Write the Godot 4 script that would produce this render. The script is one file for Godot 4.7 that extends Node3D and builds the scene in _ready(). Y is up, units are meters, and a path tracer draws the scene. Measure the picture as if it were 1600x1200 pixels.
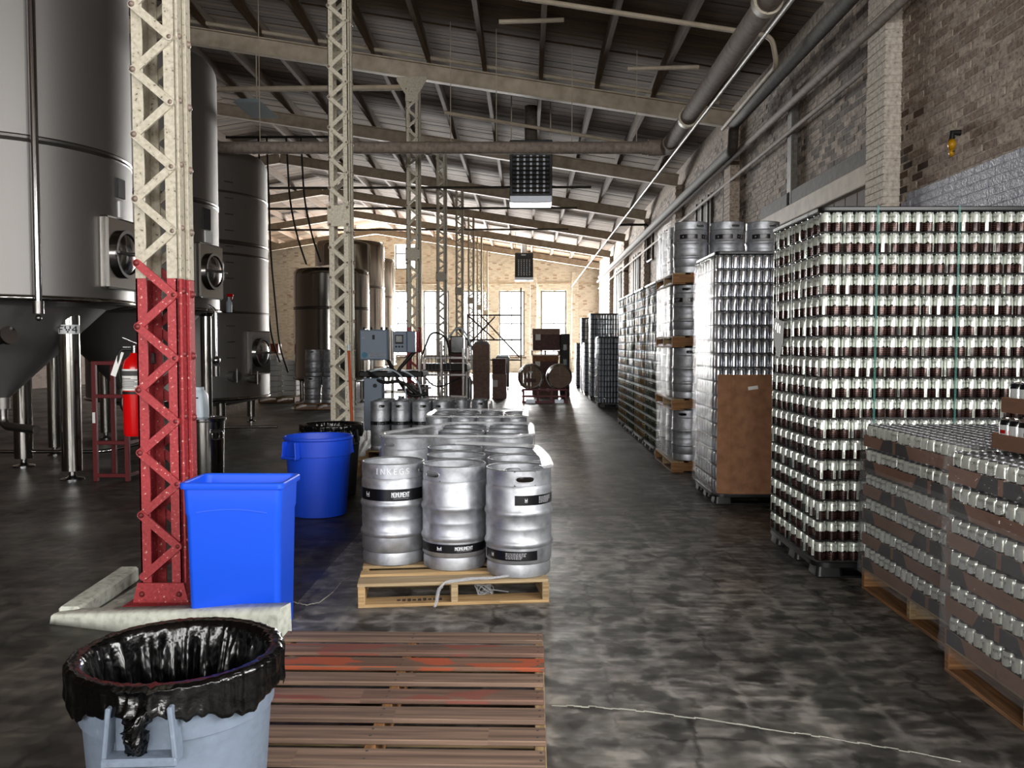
extends Node3D
# A brewery warehouse: x to the right, y up; V(x, y, z) takes the distance z in front of the camera's standpoint.

const WALL := 3.72        # inner face of the brick wall on the right
const FAR := 45.0         # inner face of the end wall
const RIDGE := -7.5       # x of the roof ridge
const LEFT := -16.0
const BACK := -8.0
var M := {}
var rng := RandomNumberGenerator.new()
var counts := {}
const ORD := ["zeroth", "first", "second", "third", "fourth", "fifth", "sixth", "seventh", "eighth", "ninth", "tenth", "eleventh", "twelfth", "thirteenth", "fourteenth", "fifteenth", "sixteenth", "seventeenth", "eighteenth", "nineteenth", "twentieth", "twenty-first", "twenty-second"]


func _ready() -> void:
	rng.seed = 7
	# camera
	var cam := Camera3D.new()
	cam.name = "camera"
	cam.fov = 2.0 * rad_to_deg(atan(600.0 / 1350.0))
	cam.near = 0.05
	cam.far = 200.0
	add_child(cam)
	cam.position = Vector3(0, 1.4, 0)
	cam.rotation = Vector3(-atan(60.0 / 1350.0), atan(23.0 / 1351.3), 0)
	cam.current = true
	# sky and exposure
	var env := Environment.new()
	var sky := Sky.new()
	var sm := ProceduralSkyMaterial.new()
	sm.sky_top_color = Color(0.62, 0.70, 0.80)
	sm.sky_horizon_color = Color(0.85, 0.88, 0.90)
	sm.ground_bottom_color = Color(0.35, 0.34, 0.33)
	sm.ground_horizon_color = Color(0.6, 0.6, 0.6)
	sky.sky_material = sm
	env.background_mode = Environment.BG_SKY
	env.sky = sky
	env.tonemap_mode = Environment.TONE_MAPPER_LINEAR
	env.tonemap_exposure = 1.0
	env.sdfgi_enabled = true
	env.ssao_enabled = true
	env.ssil_enabled = true
	var we := WorldEnvironment.new()
	we.name = "environment"
	we.environment = env
	add_child(we)
	make_materials()
	# windows, each with frosted bright panes and its daylight: [x or z, sill, head, width, energy]
	var far_light := 58.0
	for c in [[1.40, 0.83, 4.25], [-0.78, 0.83, 4.25], [-2.72, 0.83, 4.25], [-4.72, 0.83, 4.25], [-6.72, 0.83, 4.25]]:
		window(V(c[0], c[1], FAR + 0.12), 0.0, 1.34, c[2] - c[1], 2, 4, far_light, "tall white-lit window in the far end wall, %s from the right corner" % ORD[counts.get("window", 0) + 1])
	for c in [[-6.30, 5.35], [-8.0, 5.35], [-9.8, 5.35]]:
		window(V(c[0], c[1], FAR + 0.12), 0.0, 1.1, 1.65, 2, 2, far_light * 0.7, "small upper window high in the far end wall, %s from the right" % ORD[counts.get("window", 0) - 4])
	var back_light := 8.6
	for c in [2.3, -0.4, -3.1, -5.8]:
		window(V(c, 1.9, BACK - 0.12), PI, 1.6, 2.6, 3, 4, back_light, "tall bright window in the wall behind the camera, %s from the right" % ORD[counts.get("window", 0) - 7])
	var side_light := 6.5
	for c in [1.9, -1.2, -4.3]:
		window(V(WALL + 0.12, 1.75, c), -PI / 2, 1.7, 2.6, 3, 4, side_light, "tall bright window in the brick wall beside the camera, %s from the grey band" % ORD[counts.get("window", 0) - 11])
	build_shell()
	build_roof()
	build_columns()
	build_pipes()
	build_tanks()
	build_can_pallets()
	build_tray_pallets()
	build_blank_can_pallet()
	build_keg_tower()
	build_far_pallets()
	build_kegs()
	build_bins()
	build_foreground()
	build_background()


# ---------------------------------------------------------------- helpers

func V(x: float, y: float, z: float) -> Vector3:
	return Vector3(x, y, -z)


func lin(c: Color) -> Color:
	return c.srgb_to_linear()


class Shape:
	var v := PackedVector3Array()
	var n := PackedVector3Array()
	var t := PackedVector2Array()
	var xf := Transform3D()
	var shift := Vector2.ZERO

	func tri(a: Vector3, b: Vector3, c: Vector3, na: Vector3, nb: Vector3, nc: Vector3, ta: Vector2, tb: Vector2, tc: Vector2) -> void:
		var g := (a - c).cross(a - b)
		if g.length_squared() < 1e-18:
			return
		if g.dot(na + nb + nc) < 0.0:
			v.append_array([xf * a, xf * c, xf * b])
			n.append_array([(xf.basis * na).normalized(), (xf.basis * nc).normalized(), (xf.basis * nb).normalized()])
			t.append_array([ta, tc, tb])
		else:
			v.append_array([xf * a, xf * b, xf * c])
			n.append_array([(xf.basis * na).normalized(), (xf.basis * nb).normalized(), (xf.basis * nc).normalized()])
			t.append_array([ta, tb, tc])

	func quad(a: Vector3, b: Vector3, c: Vector3, d: Vector3, nn: Vector3, ta := Vector2(0, 1), tb := Vector2(1, 1), tc := Vector2(1, 0), td := Vector2(0, 0)) -> void:
		tri(a, b, c, nn, nn, nn, ta, tb, tc)
		tri(a, c, d, nn, nn, nn, ta, tc, td)

	# a box with optional chamfer; texture coordinates in metres, u along the longest side
	func box(c: Vector3, s: Vector3, bevel := 0.0, basis := Basis()) -> void:
		var h := s * 0.5
		var long := s.max_axis_index()
		for ax in 3:
			var u := (ax + 1) % 3
			var w := (ax + 2) % 3
			if w == long:
				var k := u
				u = w
				w = k
			for sg in [-1.0, 1.0]:
				var nn := Vector3.ZERO
				nn[ax] = sg
				var p := []
				var q := []
				for e in [[-1, -1], [1, -1], [1, 1], [-1, 1]]:
					var x := Vector3.ZERO
					x[ax] = sg * h[ax]
					x[u] = e[0] * (h[u] - bevel)
					x[w] = e[1] * (h[w] - bevel)
					q.append(Vector2(x[u], x[w]) + shift)
					p.append(c + basis * x)
				quad(p[0], p[1], p[2], p[3], basis * nn, q[0], q[1], q[2], q[3])
		if bevel <= 0.0:
			return
		for ax in 3:
			var u := (ax + 1) % 3
			var w := (ax + 2) % 3
			for e in [[-1, -1], [1, -1], [1, 1], [-1, 1]]:
				var p := []
				for k in [[-1, 0], [1, 0], [1, 1], [-1, 1]]:
					var x := Vector3.ZERO
					x[ax] = k[0] * (h[ax] - bevel)
					x[u] = e[0] * (h[u] - (bevel if k[1] else 0.0))
					x[w] = e[1] * (h[w] - (0.0 if k[1] else bevel))
					p.append(c + basis * x)
				var nn := Vector3.ZERO
				nn[u] = e[0]
				nn[w] = e[1]
				quad(p[0], p[1], p[2], p[3], (basis * nn).normalized(), shift, shift + Vector2(s[ax], 0), shift + Vector2(s[ax], bevel), shift + Vector2(0, bevel))
		for a in [-1.0, 1.0]:
			for b in [-1.0, 1.0]:
				for d in [-1.0, 1.0]:
					var sgn := Vector3(a, b, d)
					var p := []
					for ax in 3:
						var x := Vector3.ZERO
						for k in 3:
							x[k] = sgn[k] * (h[k] - (0.0 if k == ax else bevel))
						p.append(c + basis * x)
					var nn := (basis * sgn).normalized()
					tri(p[0], p[1], p[2], nn, nn, nn, shift, shift, shift)

	# a bar of rectangular section from p to q, w wide and h deep, its h side turned to "up"
	func bar(p: Vector3, q: Vector3, w: float, h: float, up := Vector3.UP, bevel := 0.0) -> void:
		var d := (q - p).normalized()
		if absf(d.dot(up)) > 0.99:
			up = Vector3.RIGHT if absf(d.x) < 0.9 else Vector3.BACK
		var x := up.cross(d).normalized()
		box((p + q) * 0.5, Vector3(w, h, p.distance_to(q)), bevel, Basis(x, d.cross(x), d))

	# skin over rings of equally many points; outside is (along the ring) x (towards the next ring)
	func loft(rings: Array, closed := true, crease := 35.0, ulen := 1.0) -> void:
		var K: int = rings[0].size()
		var N := rings.size()
		var cc := cos(deg_to_rad(crease))
		var bands := []
		for i in N - 1:
			var A: PackedVector3Array = rings[i]
			var B: PackedVector3Array = rings[i + 1]
			var row := PackedVector3Array()
			for k in K:
				var k1 := (k + 1) % K if closed else mini(k + 1, K - 1)
				var k0 := (k + K - 1) % K if closed else maxi(k - 1, 0)
				var tn := (A[k1] - A[k0]) + (B[k1] - B[k0])
				row.append(tn.cross(B[k] - A[k]).normalized())
			for k in K:
				if row[k] == Vector3.ZERO:
					row[k] = row[(k + 1) % K]
			bands.append(row)
		var vs := PackedFloat32Array([0.0])
		for i in N - 1:
			vs.append(vs[i] + rings[i][0].distance_to(rings[i + 1][0]) + 1e-6)
		for i in N - 1:
			var A: PackedVector3Array = rings[i]
			var B: PackedVector3Array = rings[i + 1]
			var va := 1.0 - vs[i] / vs[N - 1]
			var vb := 1.0 - vs[i + 1] / vs[N - 1]
			for k in (K if closed else K - 1):
				var k1 := (k + 1) % K
				var nn := []
				for e in [[k, -1], [k1, -1], [k1, 1], [k, 1]]:
					var own: Vector3 = bands[i][e[0]]
					var j: int = i + e[1]
					if j >= 0 and j < N - 1:
						var other: Vector3 = bands[j][e[0]]
						if own.dot(other) > cc:
							own = (own + other).normalized()
					nn.append(own)
				var den := float(K if closed else K - 1)
				var ua := k / den * ulen
				var ub := (k + 1) / den * ulen
				tri(A[k], A[k1], B[k1], nn[0], nn[1], nn[2], Vector2(ua, va), Vector2(ub, va), Vector2(ub, vb))
				tri(A[k], B[k1], B[k], nn[0], nn[2], nn[3], Vector2(ua, va), Vector2(ub, vb), Vector2(ua, vb))

	# turned about y; profile of (radius, height) from the bottom up on the outside; angle 0 faces +z, positive angles go to +x
	func lathe(profile: Array, segs := 32, at := Vector3.ZERO, crease := 35.0, a0 := -180.0, a1 := 180.0, ulen := 1.0) -> void:
		var full := a1 - a0 > 359.9
		var rings := []
		for p in profile:
			var r := PackedVector3Array()
			for k in (segs if full else segs + 1):
				var a := deg_to_rad(lerpf(a0, a1, float(k) / segs))
				r.append(at + Vector3(p[0] * sin(a), p[1], p[0] * cos(a)))
			rings.append(r)
		loft(rings, full, crease, ulen)

	func tube(pts: Array, r: float, segs := 10, caps := true) -> void:
		var e1 := Vector3.ZERO
		var rings := []
		for i in pts.size():
			var d := Vector3.ZERO
			if i > 0:
				d += (pts[i] - pts[i - 1]).normalized()
			if i < pts.size() - 1:
				d += (pts[i + 1] - pts[i]).normalized()
			d = d.normalized()
			if e1 == Vector3.ZERO:
				e1 = d.cross(Vector3.UP if absf(d.y) < 0.9 else Vector3.RIGHT).normalized()
			e1 = (e1 - d * e1.dot(d)).normalized()
			var e2 := d.cross(e1)
			var ring := PackedVector3Array()
			for k in segs:
				var a := TAU * k / segs
				ring.append(pts[i] + (e1 * cos(a) + e2 * sin(a)) * r)
			if caps and i == 0:
				var z := PackedVector3Array()
				z.resize(segs)
				z.fill(pts[i])
				rings.append(z)
			rings.append(ring)
			if caps and i == pts.size() - 1:
				var z := PackedVector3Array()
				z.resize(segs)
				z.fill(pts[i])
				rings.append(z)
		loft(rings, true, 50.0)

	# a flat outline (x, y) given depth along z, between z0 and z1
	func prism(poly: PackedVector2Array, z0: float, z1: float) -> void:
		var idx := Geometry2D.triangulate_polygon(poly)
		for i in range(0, idx.size(), 3):
			for s in [[z0, -1.0], [z1, 1.0]]:
				var p := []
				for k in 3:
					p.append(Vector3(poly[idx[i + k]].x, poly[idx[i + k]].y, s[0]))
				var nn := Vector3(0, 0, s[1])
				tri(p[0], p[1], p[2], nn, nn, nn, poly[idx[i]], poly[idx[i + 1]], poly[idx[i + 2]])
		var cw := Geometry2D.is_polygon_clockwise(poly)
		for i in poly.size():
			var a := poly[i]
			var b := poly[(i + 1) % poly.size()]
			var d := (b - a)
			var nn := Vector3(d.y, -d.x, 0).normalized() * (1.0 if not cw else -1.0)
			# is_polygon_clockwise reads y as pointing down; test the side instead
			var mid := (a + b) * 0.5 + Vector2(nn.x, nn.y) * 1e-4
			if Geometry2D.is_point_in_polygon(mid, poly):
				nn = -nn
			quad(Vector3(a.x, a.y, z0), Vector3(b.x, b.y, z0), Vector3(b.x, b.y, z1), Vector3(a.x, a.y, z1), nn, Vector2(0, z0), Vector2(d.length(), z0), Vector2(d.length(), z1), Vector2(0, z1))

	# smooth surface from f(u, v) with u, v in 0..1
	func grid(f: Callable, nu: int, nv: int, closed_u := false) -> void:
		var P := []
		for j in nv + 1:
			var row := PackedVector3Array()
			for i in nu + 1:
				row.append(f.call(float(i % nu if closed_u else i) / nu, float(j) / nv))
			P.append(row)
		var Q := []
		for j in nv + 1:
			var row := PackedVector3Array()
			for i in nu + 1:
				var i0 := i - 1 if i > 0 else (nu - 1 if closed_u else 0)
				var i1 := i + 1 if i < nu else (1 if closed_u else nu)
				var du: Vector3 = P[j][i1] - P[j][i0]
				var dv: Vector3 = P[mini(j + 1, nv)][i] - P[maxi(j - 1, 0)][i]
				row.append(du.cross(dv).normalized())
			Q.append(row)
		for j in nv:
			for i in nu:
				var a := Vector2(float(i) / nu, float(j) / nv)
				var b := Vector2(float(i + 1) / nu, float(j + 1) / nv)
				tri(P[j][i], P[j][i + 1], P[j + 1][i + 1], Q[j][i], Q[j][i + 1], Q[j + 1][i + 1], a, Vector2(b.x, a.y), b)
				tri(P[j][i], P[j + 1][i + 1], P[j + 1][i], Q[j][i], Q[j + 1][i + 1], Q[j + 1][i], a, b, Vector2(a.x, b.y))

	func ball(c: Vector3, r: float, rings := 5, segs := 10, squash := Vector3.ONE, half := false) -> void:
		var prof := []
		for i in rings + 1:
			var a := -PI / 2 + PI * i / rings
			if half:
				a = PI / 2 * i / rings
			prof.append([cos(a) * r, sin(a) * r])
		var keep := xf
		xf = xf * Transform3D(Basis.from_scale(squash), c)
		lathe(prof, segs, Vector3.ZERO, 80.0)
		xf = keep

	func add_to(m: ArrayMesh, mat: Material) -> void:
		var arr := []
		arr.resize(Mesh.ARRAY_MAX)
		arr[Mesh.ARRAY_VERTEX] = v
		arr[Mesh.ARRAY_NORMAL] = n
		arr[Mesh.ARRAY_TEX_UV] = t
		m.add_surface_from_arrays(Mesh.PRIMITIVE_TRIANGLES, arr)
		m.surface_set_material(m.get_surface_count() - 1, mat)


func sh() -> Shape:
	return Shape.new()


func arcs(pts: Array, r: float, steps := 5) -> Array:  # rounds the corners of a path
	var out := [pts[0]]
	for i in range(1, pts.size() - 1):
		var a: Vector3 = (pts[i - 1] - pts[i])
		var b: Vector3 = (pts[i + 1] - pts[i])
		var d := minf(r, minf(a.length(), b.length()) * 0.49)
		var p: Vector3 = pts[i] + a.normalized() * d
		var q: Vector3 = pts[i] + b.normalized() * d
		for k in steps + 1:
			var s := float(k) / steps
			out.append(p.lerp(pts[i], s).lerp(pts[i].lerp(q, s), s))
	out.append(pts[-1])
	return out


func mesh_of(parts: Array) -> ArrayMesh:  # [shape, material, shape, material ...]
	var m := ArrayMesh.new()
	for i in range(0, parts.size(), 2):
		parts[i].add_to(m, parts[i + 1])
	return m


func numbered(called: String) -> String:
	var k: int = counts.get(called, 0)
	counts[called] = k + 1
	return called if k == 0 else "%s_%03d" % [called, k]


func tag(o: Node3D, label := "", category := "", group := "", kind := "") -> Node3D:
	if label: o.set_meta("label", label)
	if category: o.set_meta("category", category)
	if group: o.set_meta("group", group)
	if kind: o.set_meta("kind", kind)
	return o


func thing(called: String, label: String, category: String, at := Vector3.ZERO, turn := 0.0, group := "", kind := "") -> Node3D:
	var o := Node3D.new()
	o.name = numbered(called)
	add_child(o)
	o.position = at
	o.rotation.y = turn
	tag(o, label, category, group, kind)
	return o


func obj(called: String, what, mat: Material, parent: Node3D = null, at := Vector3.ZERO, turn := 0.0) -> MeshInstance3D:
	var o := MeshInstance3D.new()
	if what is Shape:
		o.mesh = mesh_of([what, mat])
	else:
		o.mesh = what
		if mat: o.material_override = mat
	o.position = at
	o.rotation.y = turn
	if parent:
		o.name = called
		parent.add_child(o, true)
	else:
		o.name = numbered(called)
		add_child(o)
	return o


func dup(src: Node3D, at: Vector3, turn: float, label: String, group := "") -> Node3D:
	var c: Node3D = src.duplicate()
	var base: String = src.get_meta("base") if src.has_meta("base") else String(src.name)
	c.name = numbered(base)
	add_child(c)
	c.position = at
	c.rotation.y = turn
	c.set_meta("label", label)
	if group: c.set_meta("group", group)
	return c


func many(called: String, mesh: Mesh, places: Array, parent: Node3D = null, tints: Array = []) -> MultiMeshInstance3D:
	var mm := MultiMesh.new()
	mm.transform_format = MultiMesh.TRANSFORM_3D
	mm.use_colors = tints.size() > 0
	mm.mesh = mesh
	mm.instance_count = places.size()
	for i in places.size():
		mm.set_instance_transform(i, places[i])
		if tints.size(): mm.set_instance_color(i, tints[i])
	var o := MultiMeshInstance3D.new()
	o.multimesh = mm
	o.set_meta("kind", "stuff")
	if parent:
		o.name = called
		parent.add_child(o, true)
	else:
		o.name = numbered(called)
		add_child(o)
	return o


func circle_ring(r: float, y: float, k := 32) -> PackedVector3Array:
	var out := PackedVector3Array()
	for i in k:
		var a := TAU * i / k
		out.append(Vector3(r * sin(a), y, r * cos(a)))
	return out


func rrect(w: float, d: float, r: float, y: float, n := 4) -> PackedVector3Array:  # rounded rectangle, in the turning sense of lathe
	var out := PackedVector3Array()
	for q in 4:
		var cx := (w / 2 - r) * (1 if q < 2 else -1)
		var cz := (d / 2 - r) * (1 if q == 0 or q == 3 else -1)
		for i in n + 1:
			var a := PI / 2 * (q + float(i) / n)
			out.append(Vector3(cx + r * sin(a), y, cz + r * cos(a)))
	return out


# ---------------------------------------------------------------- materials

func mat(c: Color, rough := 0.6, metal := 0.0) -> StandardMaterial3D:
	var m := StandardMaterial3D.new()
	m.albedo_color = c
	m.roughness = rough
	m.metallic = metal
	return m


func noise_img(sd: int, freq: float, size := 512, oct := 4, kind := FastNoiseLite.TYPE_SIMPLEX_SMOOTH) -> Image:
	var f := FastNoiseLite.new()
	f.seed = sd
	f.frequency = freq
	f.noise_type = kind
	f.fractal_octaves = oct
	var im := f.get_seamless_image(size, size)
	im.convert(Image.FORMAT_L8)
	return im


func ramp_tex(im: Image, stops: Array) -> ImageTexture:  # grey picture through a colour ramp of [at, colour]
	var g := Gradient.new()
	g.offsets = PackedFloat32Array(stops.map(func(s): return s[0]))
	g.colors = PackedColorArray(stops.map(func(s): return s[1]))
	var table := PackedByteArray()
	for i in 256:
		var c := g.sample(i / 255.0)
		table.append_array([int(c.r * 255.0), int(c.g * 255.0), int(c.b * 255.0)])
	var src := im.get_data()
	var out := PackedByteArray()
	out.resize(src.size() * 3)
	for i in src.size():
		var k := src[i] * 3
		out[i * 3] = table[k]
		out[i * 3 + 1] = table[k + 1]
		out[i * 3 + 2] = table[k + 2]
	return ImageTexture.create_from_image(Image.create_from_data(im.get_width(), im.get_height(), false, Image.FORMAT_RGB8, out))


func tri_map(m: StandardMaterial3D, s: float, world := true) -> StandardMaterial3D:
	m.uv1_triplanar = true
	m.uv1_world_triplanar = world
	m.uv1_scale = Vector3(s, s, s)
	return m


func textured(tex: Texture2D, c := Color.WHITE, rough := 0.6, metal := 0.0) -> StandardMaterial3D:
	var m := mat(c, rough, metal)
	m.albedo_texture = tex
	return m


const GLYPH := {
	"A": "EHHVHHH", "B": "UHHUHHU", "C": "EHGGGHE", "D": "UHHHHHU", "E": "VGGUGGV", "F": "VGGUGGG", "G": "EHGNHHF", "H": "HHHVHHH", "I": "E44444E", "K": "HIKOKIH",
	"L": "GGGGGGV", "M": "HRLLHHH", "N": "HPLJHHH", "O": "EHHHHHE", "P": "UHHUGGG", "R": "UHHUKIH", "S": "FGGE11U", "T": "V444444", "U": "HHHHHHE", "V": "HHHAA44", "W": "HHHLLRH", "Y": "HHA4444", "4": "26AIV22"}
const DIGITS := "0123456789ABCDEFGHIJKLMNOPQRSTUV"


func write(im: Image, s: String, x: int, y: int, sx: int, sy: int, c: Color, bold := 0) -> void:
	for ch in s:
		if GLYPH.has(ch):
			for r in 7:
				var bits := DIGITS.find(GLYPH[ch][r])
				for k in 5:
					if bits >> (4 - k) & 1:
						im.fill_rect(Rect2i(x + k * sx, y + r * sy, sx + bold, sy), c)
		x += 6 * sx


func monument_mark(im: Image, x: int, y: int, s: int, c: Color) -> void:  # the brewery's sign: a small crowned M between two posts
	im.fill_rect(Rect2i(x, y, s, s * 7), c)
	im.fill_rect(Rect2i(x + s * 5, y, s, s * 7), c)
	im.fill_rect(Rect2i(x + s, y + s * 2, s, s * 2), c)
	im.fill_rect(Rect2i(x + s * 4, y + s * 2, s, s * 2), c)
	im.fill_rect(Rect2i(x + s * 2, y + s * 3, s * 2, s * 2), c)
	im.fill_rect(Rect2i(x + s * 2, y + s * 6, s * 2, s), c)


func keg_label(x0: int, gap: int) -> ImageTexture:  # right round the keg: the mark and the name, twice
	var im := Image.create(1024, 64, false, Image.FORMAT_RGB8)
	im.fill(Color(0.045, 0.045, 0.055))
	for k in 2:
		var x := 512 * k
		monument_mark(im, x + x0, 18, 4, Color(0.85, 0.86, 0.88))
		write(im, "MONUMENT", x + x0 + gap, 16, 2, 4, Color(0.9, 0.91, 0.93), 1)
		im.fill_rect(Rect2i(x + x0 + gap + 10, 50, 78, 2), Color(0.6, 0.6, 0.62))
	return ImageTexture.create_from_image(im)


func keg_label_short() -> ImageTexture:  # a short sticker with the mark and lines of small print
	var im := Image.create(512, 64, false, Image.FORMAT_RGB8)
	im.fill(Color(0.05, 0.05, 0.06))
	monument_mark(im, 96, 18, 4, Color(0.85, 0.86, 0.88))
	for r in 5:
		var x := 240
		while x < 420 - r * 12:
			var w := rng.randi_range(6, 22)
			im.fill_rect(Rect2i(x, 12 + r * 9, w, 4), Color(0.72, 0.72, 0.74))
			x += w + 5
	return ImageTexture.create_from_image(im)


func can_label() -> ImageTexture:  # u right round the can, v from the shoulder (0) to the base (1)
	var W := 512
	var H := 256
	var im := Image.create(W, H, false, Image.FORMAT_RGB8)
	var cream := Color(0.79, 0.81, 0.775)
	im.fill(cream)
	var brown := Color(0.135, 0.08, 0.075)
	for x in W:
		var p := fmod(x / 256.0, 1.0)
		# skyline edge: low roofs with a stepped crown in the middle of each half
		var top := 132.0 + 5.0 * sin(x * 0.21) * sin(x * 0.043)
		var d := absf(p - 0.5)
		if d < 0.09: top -= 12.0
		if d < 0.03: top -= 8.0
		im.fill_rect(Rect2i(x, int(top), 1, H - int(top)), brown)
	for r in [[152, 4, Color(0.46, 0.33, 0.28)], [174, 5, Color(0.50, 0.36, 0.31)], [200, 5, Color(0.46, 0.33, 0.29)], [226, 4, Color(0.40, 0.28, 0.24)]]:
		for k in 2:
			im.fill_rect(Rect2i(40 + k * 256, r[0], 150, r[1]), r[2])
	for k in 2:
		write(im, "MONUMENT", 48 + 256 * k, 40, 3, 4, Color(0.10, 0.10, 0.11))
		im.fill_rect(Rect2i(92 + 256 * k, 78, 48, 3), Color(0.45, 0.45, 0.44))
		im.fill_rect(Rect2i(104 + 256 * k, 92, 26, 12), Color(0.62, 0.64, 0.60))
	# white panel with bars
	im.fill_rect(Rect2i(206, 30, 42, H - 30), Color(0.86, 0.88, 0.84))
	for i in 16:
		im.fill_rect(Rect2i(222, 160 + i * 5, 16, 2 + (i % 3)), Color(0.3, 0.3, 0.3))
		im.fill_rect(Rect2i(212, 50 + i * 6, 5, 3), Color(0.5, 0.5, 0.5))
	return ImageTexture.create_from_image(im)


func green_can_label(c: Color) -> ImageTexture:
	var im := Image.create(128, 128, false, Image.FORMAT_RGB8)
	im.fill(c)
	im.fill_rect(Rect2i(0, 0, 128, 34), Color(0.62, 0.64, 0.62))
	im.fill_rect(Rect2i(20, 52, 40, 10), Color(0.7, 0.68, 0.55))
	im.fill_rect(Rect2i(84, 46, 30, 60), c.darkened(0.5))
	return ImageTexture.create_from_image(im)


func floor_tex(smooth: bool) -> ImageTexture:
	var S := 1024
	var a := noise_img(11, 0.004, S, 5).get_data()   # broad patches
	var b := noise_img(23, 0.034, S, 6).get_data()   # scuffs
	var c := noise_img(37, 0.06, S, 3).get_data()    # grain
	var e := noise_img(53, 0.011, S, 3).get_data()   # where the block joints are worn pale
	var fs := FastNoiseLite.new()                    # brush-like streaks along x
	fs.seed = 67
	fs.frequency = 0.09
	fs.fractal_octaves = 4
	var si := fs.get_seamless_image(256, S)
	si.convert(Image.FORMAT_L8)
	si.resize(S, S, Image.INTERPOLATE_CUBIC)
	var st := si.get_data()
	var out := PackedByteArray()
	out.resize(S * S * 3)
	# blocks of 0.256 m (32 texels) with wandering pale joints
	for y in S:
		for x in S:
			var i := y * S + x
			var va := a[i] / 255.0
			var vb := b[i] / 255.0
			var vc := c[i] / 255.0
			var ve := e[i] / 255.0
			var vs := st[i] / 255.0
			var wob := int((vb - 0.5) * 14.0)
			var jx := absi(posmod(x + wob, 32) - 16)
			var jy := absi(posmod(y + wob, 32) - 16)
			var joint := maxf(smoothstep(5.0, 0.0, float(jx)), smoothstep(4.0, 0.0, float(jy)))
			var pale := joint * smoothstep(0.26, 0.58, ve) * (0.35 + 0.65 * vc)
			pale = maxf(pale * 0.95, smoothstep(0.46, 0.72, vb) * smoothstep(0.40, 0.66, vs) * (0.45 + 0.55 * vc) * smoothstep(0.28, 0.62, ve + 0.08))
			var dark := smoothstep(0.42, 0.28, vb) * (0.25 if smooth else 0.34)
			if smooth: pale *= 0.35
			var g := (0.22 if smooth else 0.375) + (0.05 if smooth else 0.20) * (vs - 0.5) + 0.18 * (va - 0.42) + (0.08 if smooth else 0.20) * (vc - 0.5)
			g *= 1.0 - 0.4 * maxf(smoothstep(2.0, 0.0, float(jx)), smoothstep(2.0, 0.0, float(jy))) * smoothstep(0.55, 0.35, ve)
			g = lerpf(g, 0.62, clampf(pale, 0.0, 1.0) * 0.9)
			g *= 1.0 - dark
			g = clampf(g, 0.03, 0.9)
			out[i * 3] = int(g * 255.0 * 1.02)
			out[i * 3 + 1] = int(g * 255.0 * 0.995)
			out[i * 3 + 2] = int(g * 255.0 * 0.955)
	return ImageTexture.create_from_image(Image.create_from_data(S, S, false, Image.FORMAT_RGB8, out))


func wood_tex(sd: int, lo: Color, hi: Color, paint := Color(0, 0, 0, 0), amount := 0.0) -> ImageTexture:
	var f := FastNoiseLite.new()
	f.seed = sd
	f.frequency = 0.02
	f.fractal_octaves = 4
	var g := noise_img(sd + 5, 0.006, 512, 3)
	var W := 512
	var H := 256
	var gd := g.get_data()
	var im := Image.create(W, H, false, Image.FORMAT_RGB8)
	for y in H:
		for x in W:
			var n := f.get_noise_2d(x * 0.18, y * 3.2 + 6.0 * f.get_noise_2d(x * 0.1, y * 0.1)) * 0.5 + 0.5
			var c := lo.lerp(hi, clampf(n * 1.5 - 0.25, 0.0, 1.0))
			if amount > 0.0:
				var q := gd[(y * 2) * 512 + x] / 255.0 + (n - 0.5) * 0.25
				c = c.lerp(paint.lerp(c, 0.25), smoothstep(1.0 - amount, 1.08 - amount, q))
			im.set_pixel(x, y, c)
	return ImageTexture.create_from_image(im)


func wood_mat(tex: Texture2D, tint := Color.WHITE, rough := 0.8) -> StandardMaterial3D:
	var m := textured(tex, tint, rough)
	m.uv1_scale = Vector3(0.8, 3.0, 1.0)
	return m


func wrinkle_normal(sd: int, freq: float, strength: float, stretch := false) -> ImageTexture:
	var im := noise_img(sd, freq, 512, 4, FastNoiseLite.TYPE_SIMPLEX if not stretch else FastNoiseLite.TYPE_PERLIN)
	if stretch:
		im.resize(512, 128)
		var wide := Image.create(512, 512, false, Image.FORMAT_L8)
		for k in 4:
			wide.blit_rect(im, Rect2i(0, 0, 512, 128), Vector2i(0, 128 * k))
		im = wide
	im.bump_map_to_normal_map(strength)
	return ImageTexture.create_from_image(im)


func make_floor(smooth: bool) -> void:
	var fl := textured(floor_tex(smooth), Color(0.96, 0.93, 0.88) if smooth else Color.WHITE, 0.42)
	fl.uv1_scale = Vector3(1 / 8.192, 1 / 8.192, 1)
	fl.detail_enabled = true
	fl.detail_blend_mode = BaseMaterial3D.BLEND_MODE_MUL
	fl.detail_uv_layer = BaseMaterial3D.DETAIL_UV_2
	fl.detail_albedo = ramp_tex(noise_img(91, 0.03, 512, 6), [[0.0, Color(0.60, 0.60, 0.60)], [0.35, Color(0.84, 0.84, 0.84)], [0.55, Color(1, 1, 1)], [1.0, Color(1, 0.99, 0.96)]])
	fl.uv2_scale = Vector3(1 / 3.7, 1 / 3.7, 1)
	var rimg := noise_img(77, 0.012, 512, 4)
	fl.roughness = 1.0
	fl.roughness_texture = ramp_tex(rimg, [[0.0, Color(0.30, 0.30, 0.30)], [0.5, Color(0.42, 0.42, 0.42)], [1.0, Color(0.62, 0.62, 0.62)]])
	fl.heightmap_enabled = true
	fl.heightmap_scale = 0.4
	fl.heightmap_texture = ImageTexture.create_from_image(noise_img(37, 0.05, 512, 4))
	fl.metallic_specular = 0.38
	M["floor_smooth" if smooth else "floor"] = fl


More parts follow.
